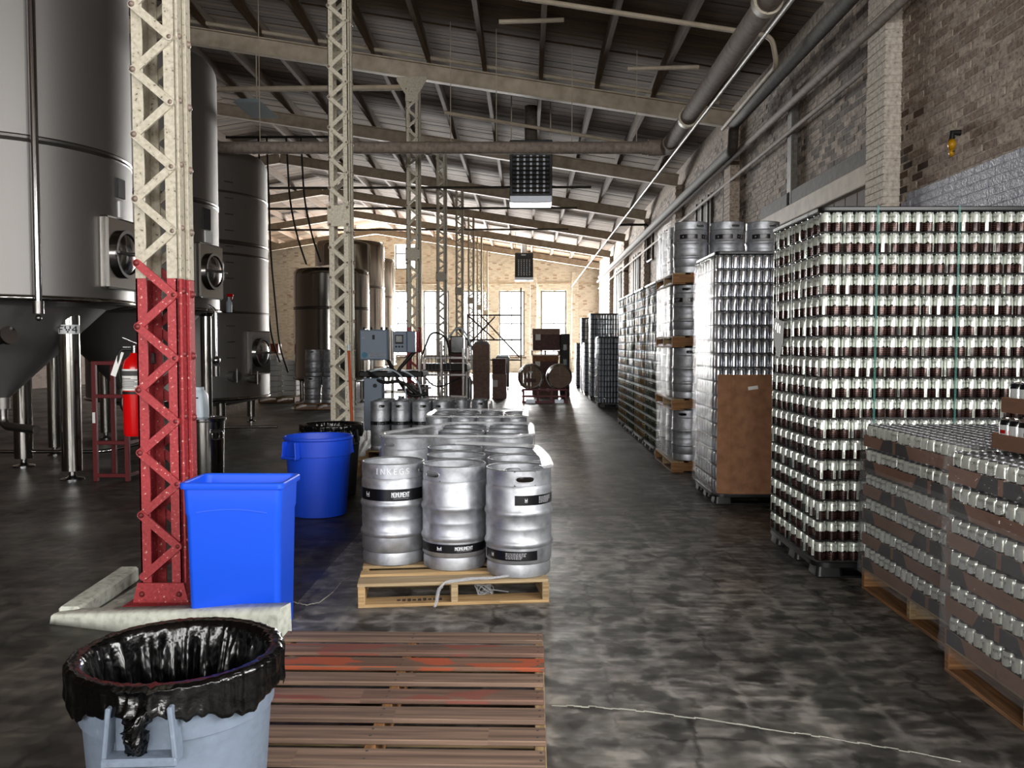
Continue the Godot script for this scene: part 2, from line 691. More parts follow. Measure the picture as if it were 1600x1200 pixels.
func make_materials() -> void:
	# --- floor and masonry
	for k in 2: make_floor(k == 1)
	var rough_noise := noise_img(3, 0.02, 512, 5)
	var fine := ImageTexture.create_from_image(noise_img(5, 0.08, 512, 4))
	M.concrete = tri_map(textured(ramp_tex(rough_noise, [[0.0, Color(0.50, 0.50, 0.47)], [0.5, Color(0.66, 0.66, 0.62)], [1.0, Color(0.80, 0.80, 0.76)]]), Color.WHITE, 0.9), 1.2)
	M.kerb_white = tri_map(textured(ramp_tex(rough_noise, [[0.0, Color(0.60, 0.61, 0.57)], [0.45, Color(0.78, 0.79, 0.74)], [1.0, Color(0.86, 0.87, 0.82)]]), Color.WHITE, 0.85), 1.7)
	var taupe := ramp_tex(rough_noise, [[0.0, Color(0.40, 0.35, 0.32)], [0.33, Color(0.63, 0.59, 0.555)], [0.6, Color(0.70, 0.66, 0.625)], [1.0, Color(0.79, 0.755, 0.72)]])
	M.mortar = tri_map(textured(taupe, Color(1.0, 0.98, 0.95), 0.92), 0.9)
	M.mortar.heightmap_enabled = true
	M.mortar.heightmap_scale = 1.0
	M.mortar.heightmap_texture = fine
	for k in 6:
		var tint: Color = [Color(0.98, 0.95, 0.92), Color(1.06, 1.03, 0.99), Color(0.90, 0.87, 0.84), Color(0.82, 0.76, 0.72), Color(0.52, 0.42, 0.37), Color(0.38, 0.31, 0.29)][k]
		var bm := tri_map(textured(taupe, tint, 0.9), 1.3 + 0.1 * k)
		bm.heightmap_enabled = true
		bm.heightmap_scale = 0.8
		bm.heightmap_texture = fine
		M["brick%d" % k] = bm
	M.brick_many = tri_map(textured(taupe, Color.WHITE, 0.9), 1.1)
	M.brick_many.vertex_color_use_as_albedo = true
	M.brick_white = tri_map(textured(ramp_tex(rough_noise, [[0.0, Color(0.55, 0.48, 0.44)], [0.3, Color(0.76, 0.72, 0.67)], [1.0, Color(0.90, 0.87, 0.82)]]), Color.WHITE, 0.9), 1.6)
	var bw := Image.create(512, 512, false, Image.FORMAT_RGB8)
	bw.fill(Color(0.72, 0.70, 0.655))
	for r in 32:
		for c in 12:
			var k := rng.randf()
			var col := Color(0.79, 0.775, 0.73).lerp(Color(0.70, 0.67, 0.615), k * k)
			if rng.randf() < 0.05: col = Color(0.62, 0.55, 0.48)
			bw.fill_rect(Rect2i(posmod(c * 43 + (21 if r % 2 else 0), 512), r * 16 + 1, 40, 14), col)
	M.end_wall = tri_map(textured(ImageTexture.create_from_image(bw), Color.WHITE, 0.9), 0.4)
	M.red_wall = tri_map(textured(ImageTexture.create_from_image(bw), Color(0.40, 0.34, 0.31), 0.9), 0.4)
	M.grey_paint = tri_map(textured(ramp_tex(rough_noise, [[0.0, Color(0.60, 0.61, 0.66)], [0.5, Color(0.70, 0.71, 0.76)], [1.0, Color(0.80, 0.81, 0.85)]]), Color.WHITE, 0.6), 0.8)
	M.grey_paint.heightmap_enabled = true
	M.grey_paint.heightmap_scale = 1.5
	M.grey_paint.heightmap_texture = fine
	# --- roof
	var roof_wood := wood_tex(31, Color(0.33, 0.26, 0.185), Color(0.54, 0.44, 0.325))
	for k in 3:
		M["plank%d" % k] = wood_mat(roof_wood, [Color(0.80, 0.78, 0.76), Color(0.68, 0.66, 0.64), Color(0.90, 0.88, 0.84)][k], 0.9)
	M.joist = wood_mat(roof_wood, Color(0.80, 0.77, 0.73), 0.85)
	M.beam = tri_map(textured(ramp_tex(rough_noise, [[0.0, Color(0.58, 0.53, 0.46)], [0.4, Color(0.65, 0.60, 0.53)], [1.0, Color(0.72, 0.67, 0.60)]]), Color.WHITE, 0.7), 0.35)
	M.pipe_taupe = tri_map(textured(ramp_tex(rough_noise, [[0.0, Color(0.40, 0.35, 0.32)], [0.5, Color(0.52, 0.47, 0.43)], [1.0, Color(0.60, 0.55, 0.51)]]), Color.WHITE, 0.8), 0.9)
	M.conduit = mat(Color(0.66, 0.66, 0.64), 0.5, 0.4)
	M.pipe_dark = tri_map(textured(ramp_tex(rough_noise, [[0.0, Color(0.20, 0.18, 0.16)], [1.0, Color(0.36, 0.33, 0.30)]]), Color.WHITE, 0.8), 0.9)
	# --- painted steel
	var chips := noise_img(61, 0.035, 512, 5)
	M.cream_paint = tri_map(textured(ramp_tex(chips, [[0.0, Color(0.25, 0.2, 0.17)], [0.17, Color(0.35, 0.3, 0.26)], [0.19, Color(0.66, 0.63, 0.56)], [0.6, Color(0.72, 0.69, 0.62)], [1.0, Color(0.78, 0.75, 0.69)]]), Color.WHITE, 0.55), 1.6)
	M.red_paint = tri_map(textured(ramp_tex(chips, [[0.0, Color(0.40, 0.12, 0.12)], [0.3, Color(0.60, 0.17, 0.19)], [0.74, Color(0.66, 0.21, 0.23)], [0.83, Color(0.68, 0.25, 0.26)], [0.84, Color(0.82, 0.76, 0.70)], [1.0, Color(0.86, 0.82, 0.76)]]), Color.WHITE, 0.55), 2.2)
	M.dull_steel = tri_map(textured(ramp_tex(chips, [[0.0, Color(0.14, 0.12, 0.12)], [0.4, Color(0.30, 0.26, 0.26)], [1.0, Color(0.38, 0.33, 0.33)]]), Color.WHITE, 0.6), 1.6)
	M.rivet = mat(Color(0.52, 0.46, 0.42), 0.5, 0.2)
	M.rivet_red = mat(Color(0.48, 0.20, 0.20), 0.5, 0.2)
	# --- stainless steel
	var brush := noise_img(71, 0.03, 512, 3)
	brush.resize(512, 64)
	var st := mat(Color(0.62, 0.61, 0.60), 0.56, 1.0)
	M.tank = st
	st.anisotropy_enabled = true
	st.anisotropy = -0.3
	M.tank_shiny = mat(Color(0.66, 0.65, 0.63), 0.15, 1.0)
	M.tank_shiny.anisotropy_enabled = true
	M.tank_shiny.anisotropy = -0.5
	M.chrome = mat(Color(0.72, 0.72, 0.73), 0.14, 1.0)
	M.weld = mat(Color(0.50, 0.49, 0.48), 0.35, 1.0)
	var smudge := ImageTexture.create_from_image(noise_img(83, 0.012, 512, 4))
	M.keg = tri_map(textured(ramp_tex(noise_img(84, 0.015, 512, 5), [[0.0, Color(0.56, 0.57, 0.59)], [0.5, Color(0.70, 0.71, 0.73)], [1.0, Color(0.80, 0.81, 0.83)]]), Color.WHITE, 1.0, 0.85), 1.5, false)
	M.keg.roughness_texture = ramp_tex(noise_img(86, 0.02, 512, 4), [[0.0, Color(0.42, 0.42, 0.42)], [1.0, Color(0.60, 0.60, 0.60)]])
	M.keg_crown = mat(Color(0.56, 0.56, 0.57), 0.3, 1.0)
	M.emboss = mat(Color(0.86, 0.87, 0.88), 0.55, 0.5)
	M.hole = mat(Color(0.05, 0.05, 0.05), 0.6)
	M.label_band = textured(keg_label(150, 150), Color.WHITE, 0.3)
	M.label_low = textured(keg_label(37, 92), Color.WHITE, 0.3)
	M.label_short = textured(keg_label_short(), Color.WHITE, 0.3)
	M.black_band = mat(Color(0.04, 0.04, 0.045), 0.35)
	# --- cans
	M.can = textured(can_label(), Color.WHITE, 0.22, 0.48)
	M.can_metal = mat(Color(0.80, 0.80, 0.80), 0.22, 1.0)
	M.can_rim = mat(Color(0.42, 0.42, 0.43), 0.36, 0.9)
	M.can_dark = mat(Color(0.16, 0.16, 0.17), 0.35, 0.8)
	M.can_silver = mat(Color(0.82, 0.83, 0.85), 0.2, 1.0)
	M.can_packed = mat(Color(0.52, 0.54, 0.58), 0.45, 0.75)
	M.can_green = textured(green_can_label(Color(0.12, 0.15, 0.06)), Color.WHITE, 0.35, 0.15)
	M.can_gold = textured(green_can_label(Color(0.38, 0.28, 0.06)), Color.WHITE, 0.35, 0.15)
	M.can_red = textured(red_can_label(), Color.WHITE, 0.25, 0.3)
	M.sheet = mat(Color(0.24, 0.24, 0.23), 0.6)
	M.black_plastic = mat(Color(0.035, 0.037, 0.042), 0.42)
	M.strap = clear(Color(0.36, 0.60, 0.56), 0.22, 0.24)
	var w1 := wrinkle_normal(101, 0.014, 12.0)
	var w2 := wrinkle_normal(103, 0.010, 16.0, true)
	M.film = clear(Color(0.92, 0.93, 0.95), 0.03, 0.12, w1)
	M.film.uv1_scale = Vector3(2, 2, 1)
	M.film_dense = clear(Color(0.80, 0.81, 0.82), 0.10, 0.2, w2)
	M.film_dense.uv1_scale = Vector3(3, 2, 1)
	M.film_white = clear(Color(0.90, 0.91, 0.93), 0.14, 0.24, w2)
	M.film_white.uv1_scale = Vector3(3, 2, 1)
	M.film_edge = clear(Color(0.93, 0.94, 0.96), 0.55, 0.24, w2)
	M.film_edge.metallic_specular = 0.5
	# --- card and wood
	var kraft := noise_img(121, 0.02, 512, 5)
	M.card = tri_map(textured(ramp_tex(kraft, [[0.0, Color(0.46, 0.32, 0.22)], [0.5, Color(0.54, 0.38, 0.27)], [1.0, Color(0.60, 0.43, 0.31)]]), Color.WHITE, 0.85), 0.8)
	M.card_dark = tri_map(textured(ramp_tex(kraft, [[0.0, Color(0.31, 0.23, 0.22)], [1.0, Color(0.42, 0.32, 0.31)]]), Color.WHITE, 0.85), 0.8)
	M.card_brown = tri_map(textured(ramp_tex(kraft, [[0.0, Color(0.46, 0.37, 0.34)], [1.0, Color(0.58, 0.48, 0.44)]]), Color.WHITE, 0.85), 0.8)
	M.tray_print = textured(tray_print(), Color.WHITE, 0.8)
	M.paper = mat(Color(0.85, 0.85, 0.84), 0.8)
	M.paper_print = textured(small_print(Color(0.86, 0.86, 0.85), Color(0.25, 0.25, 0.25)), Color.WHITE, 0.7)
	M.sign_print = textured(small_print(Color(0.10, 0.10, 0.11), Color(0.75, 0.75, 0.74)), Color.WHITE, 0.6)
	var pine := wood_tex(41, Color(0.52, 0.43, 0.31), Color(0.74, 0.66, 0.52))
	for k in 3:
		M["pine%d" % k] = wood_mat(pine, [Color(1, 1, 1), Color(0.90, 0.88, 0.84), Color(1.05, 1.0, 0.92)][k])
	var pine_dark := wood_tex(45, Color(0.40, 0.27, 0.16), Color(0.62, 0.45, 0.28))
	M.pine_dark = wood_mat(pine_dark)
	var grey_wood := [wood_tex(51, Color(0.33, 0.26, 0.22), Color(0.55, 0.45, 0.38)), wood_tex(53, Color(0.32, 0.24, 0.20), Color(0.52, 0.40, 0.34), Color(0.48, 0.25, 0.21), 0.46), wood_tex(57, Color(0.34, 0.25, 0.20), Color(0.50, 0.38, 0.31), Color(0.66, 0.28, 0.15), 0.50)]
	for k in 3:
		M["old%d" % k] = wood_mat(grey_wood[k])
		M["old%d" % k].uv1_scale = Vector3(0.6, 1.6, 1)
	M.oak = wood_mat(wood_tex(58, Color(0.34, 0.26, 0.20), Color(0.52, 0.42, 0.33)), Color.WHITE, 0.6)
	M.door_wood = wood_mat(wood_tex(59, Color(0.22, 0.17, 0.14), Color(0.36, 0.28, 0.23)), Color.WHITE, 0.8)
	# --- plastics and paint
	M.blue = mat(Color(0.08, 0.33, 0.90), 0.42)
	M.blue_round = mat(Color(0.06, 0.26, 0.78), 0.45)
	var scuff := noise_img(131, 0.05, 512, 5)
	M.grey_plastic = tri_map(textured(ramp_tex(scuff, [[0.0, Color(0.36, 0.40, 0.45)], [0.35, Color(0.41, 0.45, 0.51)], [0.8, Color(0.43, 0.48, 0.54)], [1.0, Color(0.52, 0.56, 0.61)]]), Color.WHITE, 0.5), 1.2)
	M.dark_plastic = mat(Color(0.09, 0.10, 0.11), 0.5)
	M.bag = mat(Color(0.012, 0.012, 0.015), 0.2)
	M.bag.normal_enabled = true
	M.bag.normal_texture = wrinkle_normal(141, 0.007, 6.0)
	M.bag.normal_scale = 0.8
	M.bag.uv1_scale = Vector3(4, 1.5, 1)
	M.red_gloss = mat(Color(0.78, 0.03, 0.05), 0.22)
	M.dark_red = mat(Color(0.34, 0.03, 0.06), 0.45)
	M.rack_red = mat(Color(0.42, 0.05, 0.11), 0.5)
	M.rubber = mat(Color(0.03, 0.03, 0.03), 0.6)
	M.white_plastic = mat(Color(0.74, 0.79, 0.83), 0.4)
	M.cabinet = mat(Color(0.42, 0.47, 0.54), 0.45)
	M.teal = mat(Color(0.10, 0.42, 0.52), 0.5)
	M.screen = mat(Color(0.16, 0.18, 0.17), 0.2)
	M.heater = mat(Color(0.11, 0.12, 0.14), 0.42, 0.3)
	M.zinc = mat(Color(0.62, 0.64, 0.67), 0.35, 0.8)
	M.lamp_shade = mat(Color(0.45, 0.50, 0.52), 0.5)
	M.orange = mat(Color(0.62, 0.25, 0.08), 0.5)
	M.yellow = mat(Color(0.75, 0.55, 0.05), 0.4)
	M.steel_post = tri_map(textured(ramp_tex(rough_noise, [[0.0, Color(0.30, 0.28, 0.26)], [1.0, Color(0.48, 0.46, 0.43)]]), Color.WHITE, 0.6), 1.0)
	M.frame = mat(Color(0.24, 0.22, 0.20), 0.6)
	var pane := mat(Color(0.9, 0.92, 0.95), 0.4)
	pane.emission_enabled = true
	pane.emission = Color(0.96, 0.98, 1.0)
	pane.emission_energy_multiplier = 3.0
	M.pane = pane


func clear(c: Color, alpha: float, rough: float, normal: Texture2D = null) -> StandardMaterial3D:
	var m := mat(Color(c, alpha), rough)
	m.transparency = BaseMaterial3D.TRANSPARENCY_ALPHA
	m.cull_mode = BaseMaterial3D.CULL_DISABLED
	m.metallic_specular = 0.15
	if normal:
		m.normal_enabled = true
		m.normal_texture = normal
	return m


func red_can_label() -> ImageTexture:
	var im := Image.create(128, 128, false, Image.FORMAT_RGB8)
	im.fill(Color(0.84, 0.86, 0.86))
	im.fill_rect(Rect2i(0, 0, 128, 26), Color(0.08, 0.08, 0.10))
	for k in 2:
		im.fill_rect(Rect2i(20 + 64 * k, 50, 16, 18), Color(0.72, 0.12, 0.10))
		im.fill_rect(Rect2i(8 + 64 * k, 84, 46, 4), Color(0.60, 0.45, 0.44))
	im.fill_rect(Rect2i(0, 100, 128, 12), Color(0.74, 0.25, 0.15))
	return ImageTexture.create_from_image(im)


func tray_print() -> ImageTexture:  # kraft board with a slanted dark panel, as on the sides of the trays
	var im := Image.create(512, 128, false, Image.FORMAT_RGB8)
	for y in 128:
		for x in 512:
			var k := 0.96 + 0.06 * rng.randf()
			im.set_pixel(x, y, Color(0.47 * k, 0.32 * k, 0.23 * k))
		var x0 := 300 - int(y * 0.45) + 40
		im.fill_rect(Rect2i(x0, y, 490 - x0, 1), Color(0.13, 0.12, 0.12))
	for r in 3:
		im.fill_rect(Rect2i(40, 40 + r * 16, 90 - r * 14, 4), Color(0.36, 0.25, 0.18))
	return ImageTexture.create_from_image(im)


func small_print(ground: Color, ink: Color) -> ImageTexture:
	var im := Image.create(64, 96, false, Image.FORMAT_RGB8)
	im.fill(ground)
	im.fill_rect(Rect2i(12, 8, 40, 22), ink)
	for r in 7:
		im.fill_rect(Rect2i(8, 40 + r * 7, 30 + (r * 13) % 20, 3), ink)
	return ImageTexture.create_from_image(im)


# ---------------------------------------------------------------- the building

func window(at: Vector3, turn: float, w: float, h: float, nx: int, ny: int, energy: float, label: String) -> void:
	var o := thing("window", label, "window", at, turn, "", "structure")
	var f := sh()
	var t := 0.07
	f.box(Vector3(-w / 2 + t / 2, h / 2, 0), Vector3(t, h, 0.1), 0.006)
	f.box(Vector3(w / 2 - t / 2, h / 2, 0), Vector3(t, h, 0.1), 0.006)
	f.box(Vector3(0, t / 2, 0), Vector3(w - 2 * t, t, 0.1), 0.006)
	f.box(Vector3(0, h - t / 2, 0), Vector3(w - 2 * t, t, 0.1), 0.006)
	obj("window_frame", f, M.frame, o)
	var pw := (w - 2 * t) / nx
	var ph := (h - 2 * t) / ny
	for i in range(1, nx):
		var s := sh()
		s.box(Vector3(-w / 2 + t + pw * i, h / 2, 0.0), Vector3(0.03, h - 2 * t, 0.05))
		obj("muntin", s, M.frame, o)
	for j in range(1, ny):
		var s := sh()
		s.box(Vector3(0, t + ph * j, 0.0), Vector3(w - 2 * t, 0.045 if j * 2 == ny else 0.03, 0.05))
		obj("muntin", s, M.frame, o)
	var p := sh()
	p.box(Vector3.ZERO, Vector3(pw - 0.012, ph - 0.012, 0.008))
	var pm := mesh_of([p, M.pane])
	for i in nx:
		for j in ny:
			obj("pane", pm, null, o, Vector3(-w / 2 + t + pw * (i + 0.5), t + ph * (j + 0.5), -0.01))
	var l := AreaLight3D.new()
	l.name = "daylight"
	l.area_size = Vector2(w - 2 * t, h - 2 * t)
	l.area_normalize_energy = false
	l.light_energy = energy
	l.light_color = Color(0.99, 0.985, 0.975)
	l.shadow_enabled = true
	l.area_range = 80.0
	l.area_attenuation = 2.0
	o.add_child(l)
	l.position = Vector3(0, h / 2, 0.06)
	l.rotation.y = PI


func roof_y(x: float) -> float:  # centre line of the roof beams
	return 6.2 - 0.158 * (maxf(x, 2 * RIDGE - x) + 1.94)


func wall_with_openings(s: Shape, x0: float, x1: float, z0: float, z1: float, holes: Array, gable: bool, top := 0.0) -> void:
	# upright strips between the edges of the holes [x0, x1, y0, y1]; under a gable each strip's top follows the roof
	var xs := [x0, x1]
	for h in holes:
		xs.append_array([h[0], h[1]])
	if gable: xs.append(RIDGE)
	xs.sort()
	for i in xs.size() - 1:
		var a: float = xs[i]
		var b: float = xs[i + 1]
		if b - a < 0.001: continue
		var mid := (a + b) / 2
		var cuts := []
		for h in holes:
			if mid > h[0] and mid < h[1]: cuts.append([h[2], h[3]])
		cuts.sort_custom(func(p, q): return p[0] < q[0])
		var y := 0.0
		for c in cuts:
			s.prism(PackedVector2Array([Vector2(a, y), Vector2(b, y), Vector2(b, c[0]), Vector2(a, c[0])]), z0, z1)
			y = c[1]
		var ta := roof_y(a) + 0.2 if gable else top
		var tb := roof_y(b) + 0.2 if gable else top
		s.prism(PackedVector2Array([Vector2(a, y), Vector2(b, y), Vector2(b, tb), Vector2(a, ta)]), z0, z1)


func build_shell() -> void:
	# floor
	var m2 := ArrayMesh.new()
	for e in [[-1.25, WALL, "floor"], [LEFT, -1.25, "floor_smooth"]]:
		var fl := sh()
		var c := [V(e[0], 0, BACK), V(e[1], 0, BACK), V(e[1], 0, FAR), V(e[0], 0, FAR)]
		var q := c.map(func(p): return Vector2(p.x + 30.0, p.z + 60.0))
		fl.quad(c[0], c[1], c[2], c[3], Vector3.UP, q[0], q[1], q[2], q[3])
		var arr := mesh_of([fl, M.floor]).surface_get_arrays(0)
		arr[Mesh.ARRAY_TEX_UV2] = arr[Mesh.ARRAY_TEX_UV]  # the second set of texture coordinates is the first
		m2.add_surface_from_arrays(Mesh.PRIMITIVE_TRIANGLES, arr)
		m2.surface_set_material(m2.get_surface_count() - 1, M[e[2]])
	var floor_node := obj("floor", m2, null)
	var base := sh()
	base.box(V((LEFT + WALL) / 2, -0.16, (BACK + FAR) / 2), Vector3(WALL - LEFT + 0.8, 0.3, FAR - BACK + 0.8))
	obj("slab", base, M.concrete, floor_node)
	tag(floor_node, "dark worn concrete floor with pale scuffed block joints", "floor", "", "structure")
	# cracks filled with pale dust
	for cr in [[[0.10, 3.31], [0.27, 3.295], [0.45, 3.257], [0.67, 3.19], [0.89, 3.11], [1.05, 3.055], [1.29, 2.957], [1.46, 2.876]], [[-1.29, 4.65], [-1.19, 4.585], [-1.128, 4.64], [-1.10, 4.84], [-1.096, 5.06], [-1.07, 5.18]]]:
		var s := sh()
		for i in cr.size() - 1:
			for k in 6:
				var p := Vector2(cr[i][0], cr[i][1]).lerp(Vector2(cr[i + 1][0], cr[i + 1][1]), k / 6.0)
				var q := Vector2(cr[i][0], cr[i][1]).lerp(Vector2(cr[i + 1][0], cr[i + 1][1]), (k + 1) / 6.0)
				var j := rng.randf_range(-0.006, 0.006)
				var w := rng.randf_range(0.003, 0.008) * (1.0 if i < cr.size() - 3 else 0.6)
				s.box(V((p.x + q.x) / 2, 0.0005, (p.y + q.y) / 2 + j), Vector3(p.distance_to(q) * 1.1, 0.003, w), 0.0, Basis(Vector3.UP, (q - p).angle()))
		obj("crack", s, M.concrete, floor_node)
	# walls
	var s := sh()
	var holes := []
	for c in [1.40, -0.78, -2.72, -4.72, -6.72]: holes.append([c - 0.67, c + 0.67, 0.83, 4.25])
	for c in [-6.30, -8.0, -9.8]: holes.append([c - 0.55, c + 0.55, 5.35, 7.0])
	for h in holes: h[3] = minf(h[3], roof_y((h[0] + h[1]) / 2) - 0.25) if h[2] > 5 else h[3]
	wall_with_openings(s, LEFT - 0.4, WALL + 0.4, -FAR - 0.35, -FAR, holes, true)
	var wf := tag(obj("wall_far", s, M.end_wall), "pale yellow brick end wall pierced by tall bright windows", "wall", "", "structure") as MeshInstance3D
	for c in [1.40, -0.78, -2.72, -4.72, -6.72]:
		var b := sh()
		b.box(V(c, 0.80, FAR - 0.02), Vector3(1.5, 0.07, 0.2), 0.008)
		obj("sill", b, M.red_wall, wf)
	var pier := sh()
	for c in [0.35, -5.75, 2.5]:
		pier = sh()
		pier.box(V(c, 2.6, FAR - 0.08), Vector3(0.35, 5.2, 0.16), 0.01)
		obj("pier", pier, M.end_wall, wf)
	pier = sh()
	pier.box(V(-2.0, 4.62, FAR - 0.05), Vector3(11.4, 0.10, 0.1))
	obj("ledge", pier, M.beam, wf)
	s = sh()
	holes = []
	for c in [2.3, -0.4, -3.1, -5.8]: holes.append([c - 0.8, c + 0.8, 1.9, 4.5])
	wall_with_openings(s, LEFT - 0.4, WALL + 0.4, -BACK, -BACK + 0.35, holes, true)
	tag(obj("wall_back", s, M.end_wall), "brick wall behind the camera with tall windows", "wall", "", "structure")
	s = sh()
	s.box(V(LEFT - 0.2, 3.0, (FAR + BACK) / 2), Vector3(0.4, 6.2, FAR - BACK))
	tag(obj("wall_left", s, M.red_wall), "dark brick wall far behind the steel tanks", "wall", "", "structure")
	# right wall: x along the room, turned so that its prism depth is its thickness
	s = sh()
	s.xf = Transform3D(Basis(Vector3(0, 0, -1), Vector3.UP, Vector3(1, 0, 0)), Vector3.ZERO)
	holes = []
	for c in [1.9, -1.2, -4.3]: holes.append([c - 0.85, c + 0.85, 1.75, 4.35])
	wall_with_openings(s, BACK, FAR, WALL - 0.004, WALL + 0.36, holes, false, 5.75)
	var wr := tag(obj("wall_right", s, M.mortar), "whitewashed brick wall on the right with flaking paint", "wall", "", "structure") as MeshInstance3D
	build_bricks(wr)
	# grey painted plaster up to 2.88 m on the near stretch
	s = sh()
	s.box(V(WALL - 0.005, 1.44, 5.80), Vector3(0.03, 2.88, 5.5), 0.004)
	obj("painted_band", s, M.grey_paint, wr)
	# the band's top courses show their bricks through the paint
	var gb := sh()
	gb.box(Vector3.ZERO, Vector3(0.03, 0.066, 0.206), 0.006)
	var gm := mesh_of([gb, M.grey_paint])
	for r in 5:
		for k in 11:
			var g := obj("brick", gm, null, wr, V(WALL - 0.013 + rng.randf_range(-0.003, 0.003), 2.845 - 0.0745 * r, 6.30 + 0.215 * k + (0.1075 if r % 2 else 0.0)))
			g.rotation = Vector3(rng.randf_range(-0.012, 0.012), rng.randf_range(-0.02, 0.02), 0)
	# pilasters
	for i in 6:
		var z: float = [8.97, 15.5, 21.1, 26.6, 32.1, 37.6][i]
		var p := sh()
		p.box(V(WALL - 0.075, 2.62, z), Vector3(0.17, 5.24, 0.44))
		var pn := thing("pilaster", "%s brick pilaster along the right wall, counted from the camera" % ("white-painted" if i == 0 else ORD[i + 1]), "pilaster", Vector3.ZERO, 0, "", "structure")
		obj("core", p, M.brick_white if i == 0 else M.mortar, pn)
		var b := sh()
		b.box(Vector3.ZERO, Vector3(0.182, 0.068, 0.452), 0.004)
		var bm := [mesh_of([b, M.brick_white]), mesh_of([b, M.brick1]), mesh_of([b, M.brick4])]
		var y := 2.1 if i == 0 else 1.6
		while y < 5.2:
			var k := 0 if i == 0 else 1
			if rng.randf() < 0.06: k = 2
			obj("brick", bm[k], null, pn, V(WALL - 0.0875 + rng.randf_range(-0.004, 0.004), y, z + rng.randf_range(-0.003, 0.003)))
			y += 0.0745 if i < 2 else 0.149
	# a sliding plank door under a dark lintel, above the pallets
	var d := thing("door_1", "brown plank sliding door under a dark rail behind the can pallets", "door", Vector3.ZERO, 0, "", "structure")
	for i in 10:
		s = sh()
		s.box(V(WALL - 0.05, 1.55, 9.5 + 0.36 * i), Vector3(0.05, 3.1, 0.35), 0.006)
		obj("plank", s, M.door_wood, d)
	s = sh()
	s.box(V(WALL - 0.09, 3.2, 11.3), Vector3(0.16, 0.22, 4.4), 0.01)
	obj("rail", s, M.beam, d)
	s = sh()
	s.box(V(WALL - 0.06, 3.42, 11.3), Vector3(0.1, 0.2, 4.4), 0.01)
	obj("lintel", s, M.pipe_dark, d)
	# boarded recesses between the far pilasters
	for i in 4:
		s = sh()
		s.box(V(WALL - 0.02, 3.3, 18.3 + 5.5 * i), Vector3(0.06, 2.3, 1.7), 0.005)
		var bd := tag(obj("window_boarding", s, M.pipe_dark), "dark boarded window in the right wall beyond the %s pilaster" % ORD[i + 2], "boarding", "", "structure") as MeshInstance3D
		for k in 3:
			var bt := sh()
			bt.box(V(WALL - 0.06, 3.3, 18.3 + 5.5 * i - 0.6 + 0.6 * k), Vector3(0.03, 2.3, 0.06))
			obj("batten", bt, M.frame, bd)


func build_bricks(wall: MeshInstance3D) -> void:
	var b := sh()
	b.box(Vector3(0.01, 0, 0), Vector3(0.035, 0.064, 0.203), 0.005)
	var low := sh()
	low.box(Vector3(0.01, 0, 0), Vector3(0.035, 0.064, 0.203))
	var kinds := []
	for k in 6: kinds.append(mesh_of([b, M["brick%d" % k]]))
	var low_mesh := mesh_of([low, M.brick_many])
	var cand := []
	var places := []
	var tints := []
	var r := 0
	var y := 2.04
	while y < 5.35:
		var z := 4.6 + (0.1075 if r % 2 else 0.0)
		while z < FAR - 0.1:
			if not (z < 8.6 and y < 2.93):
				cand.append([z, y])
			z += 0.215
		y += 0.0745
		r += 1
	# the 300 that show largest are singles
	var score := func(p): return p[0] if p[0] > 6.3 and p[1] < 1.4 + 0.455 * p[0] else 1000.0 + p[0]
	cand.sort_custom(func(p, q): return score.call(p) < score.call(q))
	var expose := FastNoiseLite.new()
	expose.seed = 4
	expose.frequency = 0.45
	for i in cand.size():
		var p: Array = cand[i]
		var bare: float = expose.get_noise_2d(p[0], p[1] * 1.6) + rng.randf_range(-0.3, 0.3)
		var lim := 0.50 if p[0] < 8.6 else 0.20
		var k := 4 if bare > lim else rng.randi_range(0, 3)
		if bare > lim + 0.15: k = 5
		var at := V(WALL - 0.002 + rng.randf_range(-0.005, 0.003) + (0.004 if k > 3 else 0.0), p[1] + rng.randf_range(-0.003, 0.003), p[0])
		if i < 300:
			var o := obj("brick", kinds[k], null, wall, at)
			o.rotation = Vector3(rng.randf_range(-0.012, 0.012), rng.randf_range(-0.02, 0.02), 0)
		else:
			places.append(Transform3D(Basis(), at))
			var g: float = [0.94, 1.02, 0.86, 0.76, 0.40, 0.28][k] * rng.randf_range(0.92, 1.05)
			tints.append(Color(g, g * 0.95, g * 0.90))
	many("brick_courses", low_mesh, places, wall, tints)


